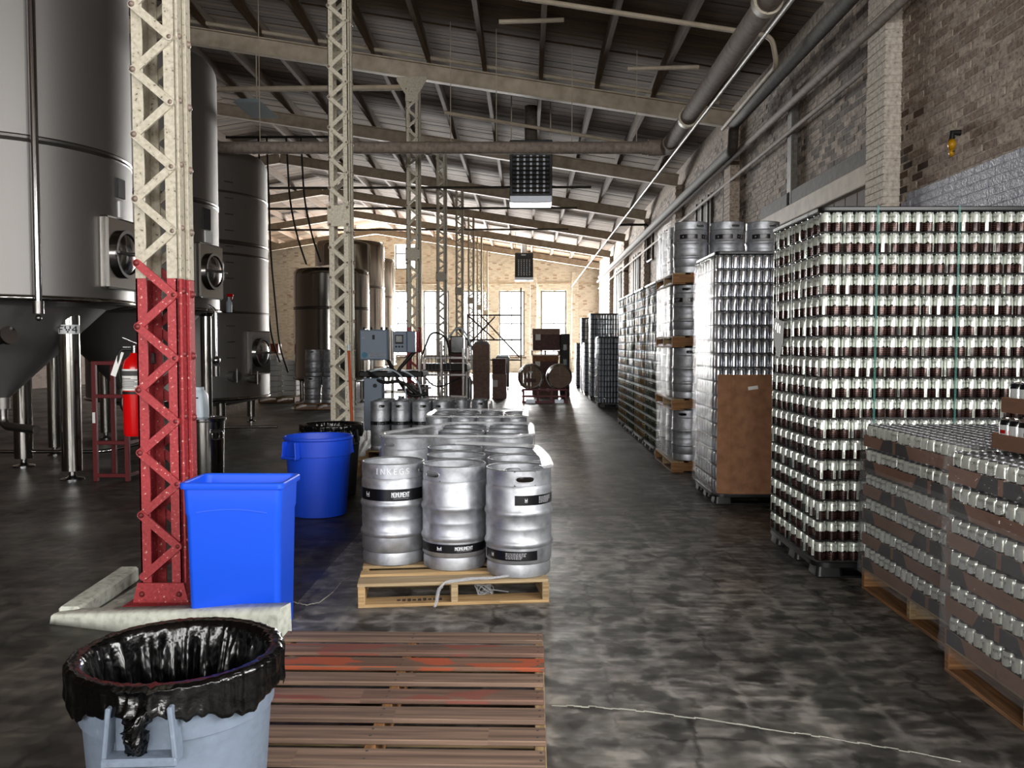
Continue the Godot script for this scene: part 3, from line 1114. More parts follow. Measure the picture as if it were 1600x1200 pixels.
func build_roof() -> void:
	# planks on joists on steel beams
	var slope := atan(0.158)
	var ceil := thing("ceiling", "dark timber plank roof sloping down to the right wall", "ceiling", Vector3.ZERO, 0, "", "structure")
	for side in 2:
		var x0 := RIDGE
		var x1 := WALL + 0.4 if side == 0 else LEFT - 0.4
		var lng := absf(x1 - x0) / cos(slope)
		var places := []
		var meshes := []
		for k in 3:
			var p := sh()
			p.shift = Vector2(rng.randf() * 3, rng.randf())
			p.box(Vector3.ZERO, Vector3(lng, 0.03, 0.146), 0.004)
			meshes.append(mesh_of([p, M["plank%d" % k]]))
		var mid := (x0 + x1) / 2
		var groups := [[], [], []]
		var z := BACK - 0.3
		while z < FAR + 0.3:
			var k := rng.randi_range(0, 2)
			var xf := Transform3D(Basis(Vector3.BACK, -slope if side == 0 else slope), V(mid, roof_y(mid) + 0.40 + rng.randf_range(-0.004, 0.004), z))
			if side == 0 and z > 8.0 and z < 20.0:
				var o := obj("plank", meshes[k], null, ceil)
				o.transform = xf
			else:
				groups[k].append(xf)
			z += 0.15
		for k in 3: many("roof_planks", meshes[k], groups[k], ceil)
		var cover := sh()
		cover.box(Vector3.ZERO, Vector3(lng, 0.06, FAR - BACK + 1.0), 0.0)
		var cv := obj("roof_cover", cover, M.pipe_dark, ceil)
		cv.transform = Transform3D(Basis(Vector3.BACK, -slope if side == 0 else slope), V(mid, roof_y(mid) + 0.455, (FAR + BACK) / 2))
	# steel roof beams, I-shaped
	var n := 0
	for z in [-1.3, 4.2, 9.78, 15.3, 20.85, 26.4, 31.9, 37.5, 43.0]:
		var o := thing("roof_beam", "", "beam", Vector3.ZERO, 0, "", "structure")
		tag(o, "painted steel roof beam sloping to the right wall, %s row counted from the camera" % ORD[n + 1])
		n += 1
		for side in 2:
			var xe := 3.6 if side == 0 else LEFT
			var a := V(RIDGE, roof_y(RIDGE), z)
			var b := V(xe, roof_y(xe), z)
			var up := Vector3(0.158 if side == 0 else -0.158, 1, 0).normalized()
			var s := sh()
			s.bar(a, b, 0.03, 0.27, up)
			s.bar(a + up * 0.135, b + up * 0.135, 0.15, 0.022, up, 0.003)
			s.bar(a - up * 0.135, b - up * 0.135, 0.15, 0.022, up, 0.003)
			obj("girder", s, M.beam, o)
	# timber joists along the roof
	var x := 3.15
	n = 0
	while x > LEFT + 0.3:
		if absf(x - RIDGE) > 0.2:
			var s := sh()
			s.shift = Vector2(rng.randf(), rng.randf())
			s.box(Vector3.ZERO, Vector3(0.075, 0.23, FAR - BACK), 0.004)
			n += 1
			tag(obj("roof_joist", s, M.joist, null, V(x, roof_y(x) + 0.265, (FAR + BACK) / 2)), "long timber roof joist, %s from the right wall" % ORD[n], "joist", "", "structure")
		x -= 0.97


# ---------------------------------------------------------------- lattice columns

func column(label: String, x: float, z: float, h: float, paint: Material, low: Material, red_to: float, cap: bool, plate_y: float) -> Node3D:
	var o := thing("lattice_column", label, "column", V(x, 0, z), 0, "lattice columns in a row", "structure")
	var W := 0.225
	var D := 0.20
	var fl := 0.058
	var th := 0.012
	for sg in [-1.0, 1.0]:
		var up := sh()
		var dn := sh()
		for e in [[dn, 0.05, red_to], [up, red_to, h]]:
			if e[2] <= e[1]: continue
			var s: Shape = e[0]
			var cy: float = (e[1] + e[2]) / 2
			var hy: float = e[2] - e[1]
			s.box(Vector3(sg * (W / 2 - th / 2), cy, 0), Vector3(th, hy, D), 0.002)
			s.box(Vector3(sg * (W / 2 - fl / 2), cy, D / 2 - th / 2), Vector3(fl, hy, th), 0.002)
			s.box(Vector3(sg * (W / 2 - fl / 2), cy, -D / 2 + th / 2), Vector3(fl, hy, th), 0.002)
			if sg > 0:  # a narrow angle riveted along the outer web
				s.box(Vector3(W / 2 + 0.006, cy, D / 2 - 0.045), Vector3(0.012, hy, 0.05), 0.002)
				s.box(Vector3(W / 2 + 0.012, cy, -D / 2 + 0.06), Vector3(0.02, hy, 0.07), 0.003)
		var list := []
		if dn.v.size(): list.append_array([dn, low])
		if up.v.size(): list.append_array([up, paint])
		obj("channel", mesh_of(list), null, o)
	# lacing bars with round ends, on both faces
	var step := 0.1675
	var bx := W / 2 - 0.016
	var len := Vector2(2 * bx, step).length()
	var outline := PackedVector2Array()
	for k in 9:
		var a := -PI / 2 + PI * k / 8.0
		outline.append(Vector2(len / 2 + 0.021 * cos(a), 0.021 * sin(a)))
	for k in 9:
		var a := PI / 2 + PI * k / 8.0
		outline.append(Vector2(-len / 2 + 0.021 * cos(a), 0.021 * sin(a)))
	var bars := {}
	for mt in [paint, low]:
		var s := sh()
		s.prism(outline, 0.0, 0.013)
		bars[mt] = mesh_of([s, mt])
	var rv := {}
	for mt in [M.rivet, M.rivet_red]:
		var s := sh()
		s.xf = Transform3D(Basis(Vector3.RIGHT, PI / 2), Vector3.ZERO)
		s.ball(Vector3.ZERO, 0.0165, 3, 10, Vector3(1, 0.7, 1), true)
		rv[mt] = mesh_of([s, mt])
	var ang := atan2(step, 2 * bx)
	var y := 0.16
	var k := 0
	while y + step < h - 0.05:
		if plate_y < 0.0 or y + step < plate_y - 0.1 or y > plate_y + 0.12:
			var red := y + step * 0.5 < red_to
			var side := 1.0 if k % 2 == 0 else -1.0
			for face in [1.0, -1.0]:
				if face < 0 and z > 12.0: continue
				var b := obj("lacing_bar", bars[low if red else paint], null, o, Vector3(0, y + step / 2, face * D / 2 + (0.0 if face > 0 else -0.011) + face * (0.008 if k % 2 else 0.0)))
				b.rotation.z = side * ang
				if z < 16.0 and face > 0:
					obj("rivet", rv[M.rivet_red if red else M.rivet], null, b, Vector3(len / 2 * side, 0, 0.014))
		y += step
		k += 1
	# rivets on the outer web
	if z < 12.0:
		y = 0.35
		while y < h - 0.2:
			var red := y < red_to
			var r := obj("web_rivet", rv[M.rivet_red if red else M.rivet], null, o, Vector3(W / 2 + 0.012, y, D / 2 - 0.045))
			r.rotation.y = PI / 2
			var r2 := obj("web_rivet", rv[M.rivet_red if red else M.rivet], null, o, Vector3(W / 2 + 0.022, y - 0.012, -D / 2 + 0.06))
			r2.rotation.y = PI / 2
			r2.scale = Vector3(1.25, 1.25, 1.4)
			y += 0.335
	# foot: flared plates riveted on
	var ft := sh()
	ft.prism(PackedVector2Array([Vector2(-0.155, 0.0), Vector2(0.155, 0.0), Vector2(0.125, 0.13), Vector2(-0.125, 0.13)]), D / 2 + 0.006, D / 2 + 0.02)
	ft.box(Vector3(0, 0.012, 0), Vector3(0.36, 0.024, 0.36), 0.004)
	var foot := obj("foot_plate", ft, low if red_to > 0 else paint, o)
	for sx in [-0.1, 0.1]:
		obj("rivet", rv[M.rivet_red if red_to > 0.0 else M.rivet], null, foot, Vector3(sx, 0.07, D / 2 + 0.021))
	if plate_y > 0:
		var pl := sh()
		pl.box(Vector3(0, plate_y, D / 2 + 0.006), Vector3(W + 0.03, 0.235, 0.012), 0.002)
		var pp := obj("splice_plate", pl, paint, o)
		for sx in [-0.1, 0.1]:
			for sy in [-0.095, 0.095]:
				obj("rivet", rv[M.rivet], null, pp, Vector3(sx, plate_y + sy, D / 2 + 0.013))
	if cap:
		var cp := sh()
		cp.prism(PackedVector2Array([Vector2(-0.11, h - 0.42), Vector2(0.11, h - 0.42), Vector2(0.11, h - 0.30), Vector2(0.26, h - 0.06), Vector2(0.26, h), Vector2(-0.26, h), Vector2(-0.26, h - 0.06), Vector2(-0.11, h - 0.30)]), D / 2 + 0.012, D / 2 + 0.026)
		obj("cap_gusset", cp, paint, o)
	return o


func build_columns() -> void:
	column("nearest cream lattice column with red-painted foot beside the blue square bin", -1.96, 4.66, 6.05, M.cream_paint, M.red_paint, 1.755, false, -1.0)
	column("cream lattice column behind the round blue bin, all cream down to its foot", -2.12, 9.88, 6.05, M.cream_paint, M.cream_paint, 0.0, false, 2.86)
	column("lattice column with flared cap and red middle, behind the control cabinets", -2.0, 15.3, roof_y(-2.0) - 0.15, M.cream_paint, M.red_paint, 1.72, true, 3.0)
	var n := 0
	for z in [20.85, 26.4, 31.9, 37.5, 43.0]:
		n += 1
		column("backlit lattice column against the end windows, %s beyond the capped column" % ORD[n], -2.05, z, roof_y(-2.05) - 0.15, M.cream_paint, M.cream_paint, 0.0, false, 3.05)


func run(label: String, called: String, pts: Array, r: float, m: Material, category := "pipe", rad := 0.15, segs := 12) -> MeshInstance3D:
	var s := sh()
	s.tube(arcs(pts, rad) if pts.size() > 2 else pts, r, segs)
	return tag(obj(called, s, m), label, category) as MeshInstance3D


func build_pipes() -> void:
	# fat drain pipe: comes along the roof on the right, turns left at the second bay
	var fat := thing("drain_pipe", "fat taupe pipe running overhead then turning left across the bay", "pipe")
	var s := sh()
	s.tube([V(2.2, 4.58, 3.0), V(2.2, 4.5, 13.55)], 0.11, 20)
	obj("long_run", s, M.pipe_taupe, fat)
	s = sh()
	s.tube(arcs([V(2.2, 4.5, 13.4), V(2.2, 4.5, 13.75), V(1.9, 4.5, 13.75)], 0.2), 0.125, 20)
	obj("elbow", s, M.pipe_taupe, fat)
	s = sh()
	s.tube([V(2.0, 4.5, 13.75), V(-5.1, 4.53, 13.75)], 0.095, 20)
	obj("cross_run", s, M.pipe_taupe, fat)
	for e in [[2.2, 4.55, 8.1, 0], [2.2, 4.51, 12.0, 0], [1.85, 4.5, 13.75, 1], [-1.55, 4.51, 13.75, 1], [-2.9, 4.515, 13.75, 1]]:
		s = sh()
		var d := V(0, 0, 0.05) if e[3] == 0 else Vector3(0.05, 0, 0)
		var c := V(e[0], e[1], e[2])
		s.tube([c - d, c - d * 0.9, c + d * 0.9, c + d], 0.138 if e[3] == 0 else 0.108, 20)
		obj("coupling", s, M.pipe_taupe if e[3] else M.cream_paint, fat)
	# bright straight conduit aiming down the room
	run("thin bright conduit running the length of the roof along the right side", "conduit", [V(2.02, 4.03, 5.0), V(1.98, 4.0, 38.0)], 0.017, M.conduit, "conduit")
	# pipes along the wall head
	run("thick dark pipe along the top of the right wall", "wall_pipe", [V(3.36, 5.02, 6.0), V(3.36, 4.98, 14.3), V(3.36, 4.6, 14.3), V(3.36, 4.55, 40.0)], 0.085, M.pipe_dark, "pipe", 0.2)
	run("medium pipe below the thick dark pipe along the right wall", "wall_pipe", [V(3.5, 4.62, 5.0), V(3.5, 4.55, 43.0)], 0.05, M.pipe_taupe)
	run("lowest thin pipe along the right wall above the pallets", "wall_pipe", [V(3.56, 4.3, 9.3), V(3.56, 4.22, 43.0)], 0.03, M.pipe_taupe)
	# sprinkler branches along the slope
	run("slim cream pipe sloping across the roof in front of the first visible beam", "sprinkler_pipe", [V(-6.5, 6.75, 11.0), V(3.05, 5.25, 11.0), V(3.12, 4.9, 11.0), V(3.12, 4.85, 14.0)], 0.032, M.beam, "pipe", 0.12)
	run("slim pipe lying along the top of the first visible roof beam", "sprinkler_pipe", [V(-5.9, 7.02, 15.1), V(3.3, 5.57, 15.1)], 0.035, M.beam)
	run("slim pipe sloping across the roof behind the first visible beam", "sprinkler_pipe", [V(-1.6, 5.93, 17.0), V(2.6, 5.22, 17.0)], 0.035, M.beam)
	run("straight cream strut crossing behind the second column under the roof", "strut", [V(-6.5, 5.98, 15.6), V(-2.2, 6.0, 15.6)], 0.05, M.beam, "strut")
	run("dark rod across the third bay under the roof beams", "tie_rod", [V(LEFT, 5.1, 20.4), V(1.5, 5.1, 20.4)], 0.03, M.pipe_dark, "rod")
	run("dark rod across the fourth bay under the roof beams", "tie_rod", [V(LEFT, 5.5, 26.0), V(1.5, 5.5, 26.0)], 0.035, M.pipe_dark, "rod")
	run("dark rod across the fifth bay under the roof beams", "tie_rod", [V(LEFT, 5.6, 31.5), V(1.5, 5.6, 31.5)], 0.035, M.pipe_dark, "rod")
	run("short cream brace between two joists above the hanging heater", "brace", [V(-0.38, 5.78, 11.9), V(0.50, 5.80, 11.9)], 0.03, M.beam, "brace")
	run("short pale brace between two joists left of the fat pipe", "brace", [V(1.42, 5.30, 12.4), V(2.42, 5.32, 12.4)], 0.03, M.beam, "brace")
	# steel post on the wall, thin upright conduit, black looped conduit
	s = sh()
	s.box(V(WALL - 0.06, 3.95, 12.1), Vector3(0.1, 1.9, 0.16), 0.006)
	s.box(V(WALL - 0.10, 3.95, 12.0), Vector3(0.03, 1.9, 0.04), 0.004)
	tag(obj("wall_channel", s, M.steel_post), "upright grey steel channel fixed to the brick wall", "channel")
	run("thin bright conduit running straight up the wall by the white pilaster", "upright_conduit", [V(WALL - 0.07, 2.0, 9.42), V(WALL - 0.07, 5.3, 9.42)], 0.014, M.white_plastic, "conduit")
	run("thin bright conduit up the wall behind the keg tower", "upright_conduit", [V(WALL - 0.10, 2.2, 16.1), V(WALL - 0.10, 4.9, 16.1)], 0.012, M.conduit, "conduit")
	run("black conduit bent in a square loop on the right wall", "loop_conduit", [V(2.75, 5.0, 26.0), V(3.6, 5.0, 26.0), V(3.6, 3.9, 26.0), V(3.62, 3.9, 25.0), V(3.62, 4.9, 25.0)], 0.035, M.rubber, "conduit", 0.06)
	# hanger rods
	for e in [[0.72, 14.0, 4.6, 5.9, "right of the heater"], [-0.48, 13.75, 4.6, 6.1, "left of the heater"], [-1.2, 13.75, 4.6, 6.2, "near the capped column"], [-4.22, 13.75, 4.6, 6.9, "at the far left"], [1.72, 13.75, 4.6, 5.7, "by the pipe elbow"]]:
		run("thin hanger rod dropping from the roof to the cross pipe " + e[4], "hanger_rod", [V(e[0], e[2], e[1]), V(e[0], roof_y(e[0]) + 0.385, e[1])], 0.007, M.beam, "rod", 0.1, 6)
	# unit heaters
	for e in [[0.08, 17.0, 4.18, 1.22, 0.83, "large hanging unit heater with louvred face behind the cross pipe"], [-0.12, 38.0, 4.25, 1.2, 0.8, "small hanging heater far back below the roof, in line with the large one"]]:
		var h := thing("unit_heater", e[5], "heater", V(e[0], e[2], e[1]), 0, "unit heaters")
		var w: float = e[4]
		var hh: float = e[3]
		s = sh()
		s.box(Vector3(0, hh / 2, -0.3), Vector3(w, hh, 0.6), 0.012)
		obj("casing", s, M.heater, h)
		s = sh()
		for sx in [-1, 1]: s.box(Vector3(sx * (w / 2 - 0.03), 0.55, 0.015), Vector3(0.05, 0.80, 0.03), 0.004)
		s.box(Vector3(0, 0.97, 0.015), Vector3(w, 0.04, 0.03), 0.004)
		obj("face_frame", s, M.heater, h)
		for k in 9:
			s = sh()
			s.box(Vector3(0, 0.2 + k * 0.085, 0.03), Vector3(w - 0.12, 0.006, 0.07), 0.0, Basis(Vector3.RIGHT, 0.6))
			obj("louvre", s, M.frame, h)
		for k in 5:
			s = sh()
			s.box(Vector3(-w / 2 + 0.16 + k * (w - 0.32) / 4.0, 0.55, 0.004), Vector3(0.04, 0.74, 0.012))
			obj("heat_tube", s, M.zinc, h)
		s = sh()
		s.box(Vector3(0, 0.07, 0.02), Vector3(w, 0.13, 0.10), 0.01)
		obj("bottom_lip", s, M.zinc, h)
		s = sh()
		s.box(Vector3(-0.02, 1.11, 0.004), Vector3(0.20, 0.05, 0.012), 0.003)
		obj("name_plate", s, M.zinc, h)
		s = sh()
		s.tube([Vector3(0, hh, -0.3), Vector3(0, hh + (0.72 if e[1] < 20 else 0.6), -0.3)], 0.125, 16)
		obj("flue", s, M.pipe_dark if e[1] < 20 else M.zinc, h)
		for sx in [-1, 1]:
			s = sh()
			s.tube([Vector3(sx * w * 0.46, hh, -0.1), Vector3(sx * w * 0.46, hh + 0.9, -0.1)], 0.012, 6)
			obj("hanger", s, M.beam, h)
	# flat shade lamp among the pipes on the left
	var l := thing("hanging_lamp", "flat grey shaded lamp hanging unlit beyond the left tanks", "lamp", V(-4.62, 5.42, 14.9))
	s = sh()
	s.prism(PackedVector2Array([Vector2(-0.24, 0), Vector2(0.24, 0), Vector2(0.16, 0.06), Vector2(-0.16, 0.06)]), -0.5, 0.5)
	obj("shade", s, M.lamp_shade, l)
	s = sh()
	s.box(Vector3(0, 0.09, 0), Vector3(0.1, 0.07, 0.5), 0.008)
	obj("ballast", s, M.lamp_shade, l)
	s = sh()
	s.tube([Vector3(0, 0.12, 0), Vector3(0, 1.0, 0)], 0.01, 6)
	obj("stem", s, M.beam, l)
	# yellow fitting on the wall
	var f := thing("wall_fitting", "small yellow and black fitting on the brick wall above the grey band", "fitting", V(WALL - 0.05, 3.10, 7.55))
	s = sh()
	s.ball(Vector3(-0.03, 0.02, 0), 0.034, 6, 12, Vector3(1, 1.6, 1))
	obj("globe", s, M.yellow, f)
	s = sh()
	s.ball(Vector3(-0.03, -0.05, 0), 0.024, 5, 10, Vector3(1, 1.5, 1))
	obj("tip", s, M.yellow, f)
	s = sh()
	s.tube([Vector3(-0.03, 0.07, 0), Vector3(-0.03, 0.12, 0), Vector3(0.04, 0.12, 0)], 0.026, 10)
	obj("cap", s, M.rubber, f)
	s = sh()
	s.tube([Vector3(-0.03, -0.045, -0.05), Vector3(-0.03, -0.045, 0.05)], 0.008, 8)
	obj("clamp", s, M.chrome, f)


# ---------------------------------------------------------------- steel tanks

func manway(parent: Node3D, c: Vector3, dir: Vector2, y: float, R: float) -> void:
	# a square frame with a round hinged door on the tank's side; dir is (x, depth) away from its axis
	var d := Vector3(dir.x, 0, -dir.y).normalized()
	var b := Basis(Vector3.UP.cross(d), Vector3.UP, d)
	var xf := Transform3D(b, c + d * R + Vector3(0, y, 0))
	var s := sh()
	s.xf = xf
	s.box(Vector3(0, 0, 0.0), Vector3(0.66, 0.74, 0.10), 0.02)
	var pl := obj("manway_plate", s, M.tank_shiny, parent)
	s = sh()
	s.xf = xf * Transform3D(Basis(Vector3.RIGHT, PI / 2), Vector3(0, 0, 0.05))
	s.lathe([[0.25, 0.0], [0.25, 0.05], [0.215, 0.05], [0.21, 0.02]], 32)
	obj("manway_ring", s, M.chrome, pl)
	s = sh()
	s.xf = xf * Transform3D(Basis(Vector3.RIGHT, PI / 2), Vector3(0, 0, 0.06))
	s.lathe([[0.21, 0.0], [0.21, 0.025], [0.14, 0.055], [0.06, 0.07], [0.0, 0.075]], 32, Vector3.ZERO, 60.0)
	obj("manway_door", s, M.chrome, pl)
	s = sh()
	s.xf = xf
	s.tube([Vector3(-0.27, 0, 0.13), Vector3(0.27, 0, 0.13)], 0.016, 8)
	s.tube([Vector3(0, 0, 0.1), Vector3(0, 0, 0.22)], 0.02, 8)
	s.tube([Vector3(0, -0.12, 0.21), Vector3(0, 0.12, 0.21)], 0.012, 8)
	obj("manway_handle", s, M.weld, pl)


func tank(called: String, label: String, x: float, z: float, R: float, y0: float, y1: float, cone: float, legs: Array, leg_r: float, m: Material) -> Node3D:
	var o := thing(called, label, "tank", V(x, 0, z), 0, "stainless steel tanks")
	var s := sh()
	var prof := [[R, y0], [R, y1]]
	for k in range(1, 7):
		var a := PI / 2 * k / 6.0
		prof.append([R - 0.22 + 0.22 * cos(a) if k < 4 else lerpf(R - 0.11, 0.0, (k - 3) / 3.0), y1 + (0.22 * sin(a) if k < 4 else 0.155 + R * 0.16 * (k - 3) / 3.0)])
	s.lathe(prof, 72, Vector3.ZERO, 30.0)
	obj("shell", s, m, o)
	s = sh()
	if cone > 0:
		s.lathe([[0.07, cone - 0.12], [0.07, cone], [0.78 * R, y0 - 0.06], [R - 0.02, y0 + 0.005]], 48, Vector3.ZERO, 20.0)
		obj("cone", s, m, o)
		s = sh()
		s.tube(arcs([Vector3(0, cone - 0.1, 0), Vector3(0, cone - 0.3, 0), Vector3(0.5, cone - 0.32, 0.25)], 0.1), 0.045, 12)
		obj("outlet", s, M.weld, o)
	else:
		s.lathe([[0.0, y0 - 0.20], [R * 0.6, y0 - 0.15], [R - 0.05, y0 - 0.04], [R, y0]], 48, Vector3.ZERO, 40.0)
		obj("dished_bottom", s, m, o)
	# rolled rim and weld seams
	s = sh()
	var ring := []
	for k in 13:
		var a := TAU * k / 12.0
		ring.append([R + 0.005 - 0.03 * cos(a), y0 - 0.03 * sin(a)])
	s.lathe(ring, 72, Vector3.ZERO, 60.0)
	obj("bottom_rim", s, M.tank_shiny, o)
	for yy in ([3.34] if y1 > 5.0 else [(y0 + y1) * 0.62]):
		s = sh()
		s.lathe([[R, yy - 0.035], [R + 0.007, yy - 0.022], [R + 0.001, yy], [R + 0.007, yy + 0.022], [R, yy + 0.035]], 72, Vector3.ZERO, 10.0)
		obj("seam_band", s, M.weld, o)
	var i := 0
	for l in legs:
		var a := deg_to_rad(l[0])
		var p := Vector3(l[1] * cos(a), 0, -l[1] * sin(a))
		s = sh()
		s.lathe([[leg_r, 0.10], [leg_r, y0 + 0.0]], 24, p, 30.0)
		s.lathe([[leg_r + 0.012, y0 - 0.07], [leg_r + 0.05, y0 - 0.01]], 24, p, 30.0)
		var lg := obj("leg", s, M.tank_shiny, o)
		s = sh()
		s.lathe([[0.0, 0.002], [leg_r * 1.2, 0.002], [leg_r * 1.2, 0.016], [0.05, 0.03], [0.035, 0.05], [0.035, 0.09], [leg_r, 0.10]], 20, p, 30.0)
		obj("foot", s, M.chrome, lg)
		i += 1
	return o


func build_tanks() -> void:
	var t1 := tank("fermenter", "nearest tall fermenter tank at the left edge with upright pipe", -5.56, 9.06, 1.3, 1.85, 5.3, 0.85, [[-12.0, 0.84], [108.0, 0.84], [228.0, 0.84]], 0.10, M.tank)
	manway(t1, Vector3.ZERO, Vector2(1.0, -0.03), 2.35, 1.3)
	var d := Vector3(0.7, 0, 0.71)
	var s := sh()
	s.tube([d * 1.37 + Vector3(0, 1.72, 0), d * 1.37 + Vector3(0, 5.2, 0)], 0.036, 14)
	var cip := obj("spray_pipe", s, M.chrome, t1)
	s = sh()
	s.tube([d * 1.37 + Vector3(0, 1.70, 0), d * 1.37 + Vector3(0, 1.82, 0)], 0.05, 14)
	s.ball(d * 1.37 + Vector3(0, 1.66, 0), 0.03)
	obj("pipe_end", s, M.weld, cip)
	# FV4 on the leg
	var im := Image.create(192, 96, false, Image.FORMAT_RGB8)
	im.fill(Color(0.80, 0.81, 0.82))
	write(im, "FV4", 26, 14, 8, 10, Color(0.04, 0.04, 0.05), 2)
	var leg_at := Vector3(0.84 * cos(deg_to_rad(-12.0)), 0, -0.84 * sin(deg_to_rad(-12.0)))
	s = sh()
	s.lathe([[0.1015, 1.52], [0.1015, 1.615]], 16, leg_at, 30.0, -58.0, 100.0)
	tag(obj("leg_sign", s, textured(ImageTexture.create_from_image(im), Color.WHITE, 0.5), t1), "white FV4 sign on the leg")
	# plates on the shell
	s = sh()
	s.box(Vector3(1.29, 3.04, 0.0), Vector3(0.06, 0.2, 0.16), 0.004)
	obj("sign_plate", s, M.sign_print, t1)
	s = sh()
	s.box(Vector3(1.29, 2.82, 0.02), Vector3(0.06, 0.17, 0.07), 0.004)
	obj("gauge_window", s, M.paper, t1)

	var t2 := tank("fermenter", "second tall fermenter tank behind the red-footed column", -5.64, 11.96, 1.3, 1.88, 5.15, 0.8, [[8.0, 1.13], [128.0, 1.1], [248.0, 1.1]], 0.075, M.tank)
	manway(t2, Vector3.ZERO, Vector2(0.99, -0.12), 2.41, 1.3)
	for e in [[-0.16, 3.12, 0.28, M.sign_print], [-0.12, 2.88, 0.16, M.paper_print]]:
		var dd := Vector3(0.985, 0, -e[0]).normalized()
		s = sh()
		s.xf = Transform3D(Basis(Vector3.UP.cross(dd), Vector3.UP, dd), dd * 1.3 + Vector3(0, e[1], 0))
		s.box(Vector3.ZERO, Vector3(0.2, e[2], 0.03), 0.003)
		obj("sign_plate", s, e[3], t2)
	s = sh()
	s.tube(arcs([Vector3(0.3, 5.5, 0), Vector3(0.35, 5.85, 0), Vector3(0.95, 5.72, 0), Vector3(0.95, 5.0, 0.0), Vector3(1.1, 4.6, 0.4)], 0.12), 0.028, 10)
	obj("vent_pipe", s, M.chrome, t2)
	s = sh()
	var dv := Vector3(0.99, 0, 0.14)
	s.tube(arcs([dv * 1.30 + Vector3(0, 1.95, 0), dv * 1.4 + Vector3(0, 1.9, 0), dv * 1.4 + Vector3(0, 1.25, 0)], 0.06), 0.018, 10)
	s.ball(dv * 1.4 + Vector3(0, 1.2, 0), 0.06)
	s.tube([dv * 1.4 + Vector3(0, 1.12, 0), dv * 1.4 + Vector3(0, 0.98, 0)], 0.045, 12)
	obj("sample_valve", s, M.chrome, t2)

	var t3 := tank("fermenter", "third steel tank with low manway and ladder-like weld marks", -6.05, 15.0, 1.5, 0.52, 4.46, -1.0, [[38.0, 1.25], [-40.0, 1.3], [110.0, 1.2], [215.0, 1.2]], 0.075, M.tank)
	manway(t3, Vector3.ZERO, Vector2(0.975, -0.2), 1.28, 1.5)
	var dd3 := Vector3(0.80, 0, 0.60)
	for k in 12:
		s = sh()
		s.xf = Transform3D(Basis(Vector3.UP.cross(dd3), Vector3.UP, dd3), dd3 * 1.5)
		s.box(Vector3(0, 1.2 + 0.26 * k, 0.0), Vector3(0.16, 0.018, 0.02), 0.004)
		obj("step_mark", s, M.weld, t3)
	for e in [[0.80, 0.9, 0.09], [0.93, 0.85, 0.08], [0.62, 1.05, 0.1]]:
		var q := Vector3(e[0], 0, sqrt(1.0 - e[0] * e[0]))
		s = sh()
		s.tube([q * 1.48 + Vector3(0, e[1], 0), q * 1.66 + Vector3(0, e[1], 0)], e[2], 14)
		s.tube([q * 1.66 + Vector3(0, e[1] - 0.1, 0), q * 1.66 + Vector3(0, e[1] + 0.12, 0)], 0.02, 8)
		obj("valve", s, M.weld, t3)
	for yy in [1.95, 2.9, 3.9]:
		s = sh()
		s.lathe([[1.5, yy - 0.02], [1.506, yy], [1.5, yy + 0.02]], 72, Vector3.ZERO, 10.0)
		obj("seam_band", s, M.weld, t3)
	# spray bottle hung on the third tank
	var sb := thing("spray_bottle", "small white spray bottle with red trigger hung on the third tank", "bottle", V(-4.74, 1.93, 13.72))
	s = sh()
	s.lathe([[0.0, 0.0], [0.045, 0.0], [0.048, 0.15], [0.02, 0.20], [0.016, 0.24]], 16)
	obj("bottle_body", s, M.white_plastic, sb)
	s = sh()
	s.box(Vector3(0.02, 0.27, 0), Vector3(0.10, 0.05, 0.03), 0.008)
	s.box(Vector3(0.05, 0.23, 0), Vector3(0.015, 0.06, 0.02), 0.004)
	obj("trigger", s, M.red_gloss, sb)

	tank("bright_tank", "round-shouldered polished tank behind the second column", -4.72, 20.9, 0.9, 0.62, 3.06, -1.0, [[30.0, 0.75], [-35.0, 0.75], [150.0, 0.75], [210.0, 0.75]], 0.05, M.tank_shiny)
	tank("bright_tank", "tall pale tank rising behind the round-shouldered polished tank", -5.72, 28.0, 1.1, 0.7, 4.55, -1.0, [[30.0, 0.9], [-35.0, 0.9], [150.0, 0.9]], 0.06, M.tank_shiny)
	tank("bright_tank", "farthest tall pale tank beside the end windows", -6.04, 32.4, 1.1, 0.7, 4.45, -1.0, [[30.0, 0.9], [-35.0, 0.9], [150.0, 0.9]], 0.06, M.tank_shiny)
	run("steel drain pipe running low under the nearest fermenter", "floor_pipe", [V(-8.5, 0.17, 9.9), V(-4.9, 0.17, 9.9), V(-4.3, 0.30, 10.6), V(-3.9, 0.30, 10.7)], 0.022, M.chrome)
	run("second thin steel pipe low behind the nearest fermenter leg", "floor_pipe", [V(-4.9, 0.34, 11.0), V(-3.2, 0.36, 11.0)], 0.018, M.chrome)


# ---------------------------------------------------------------- pallets

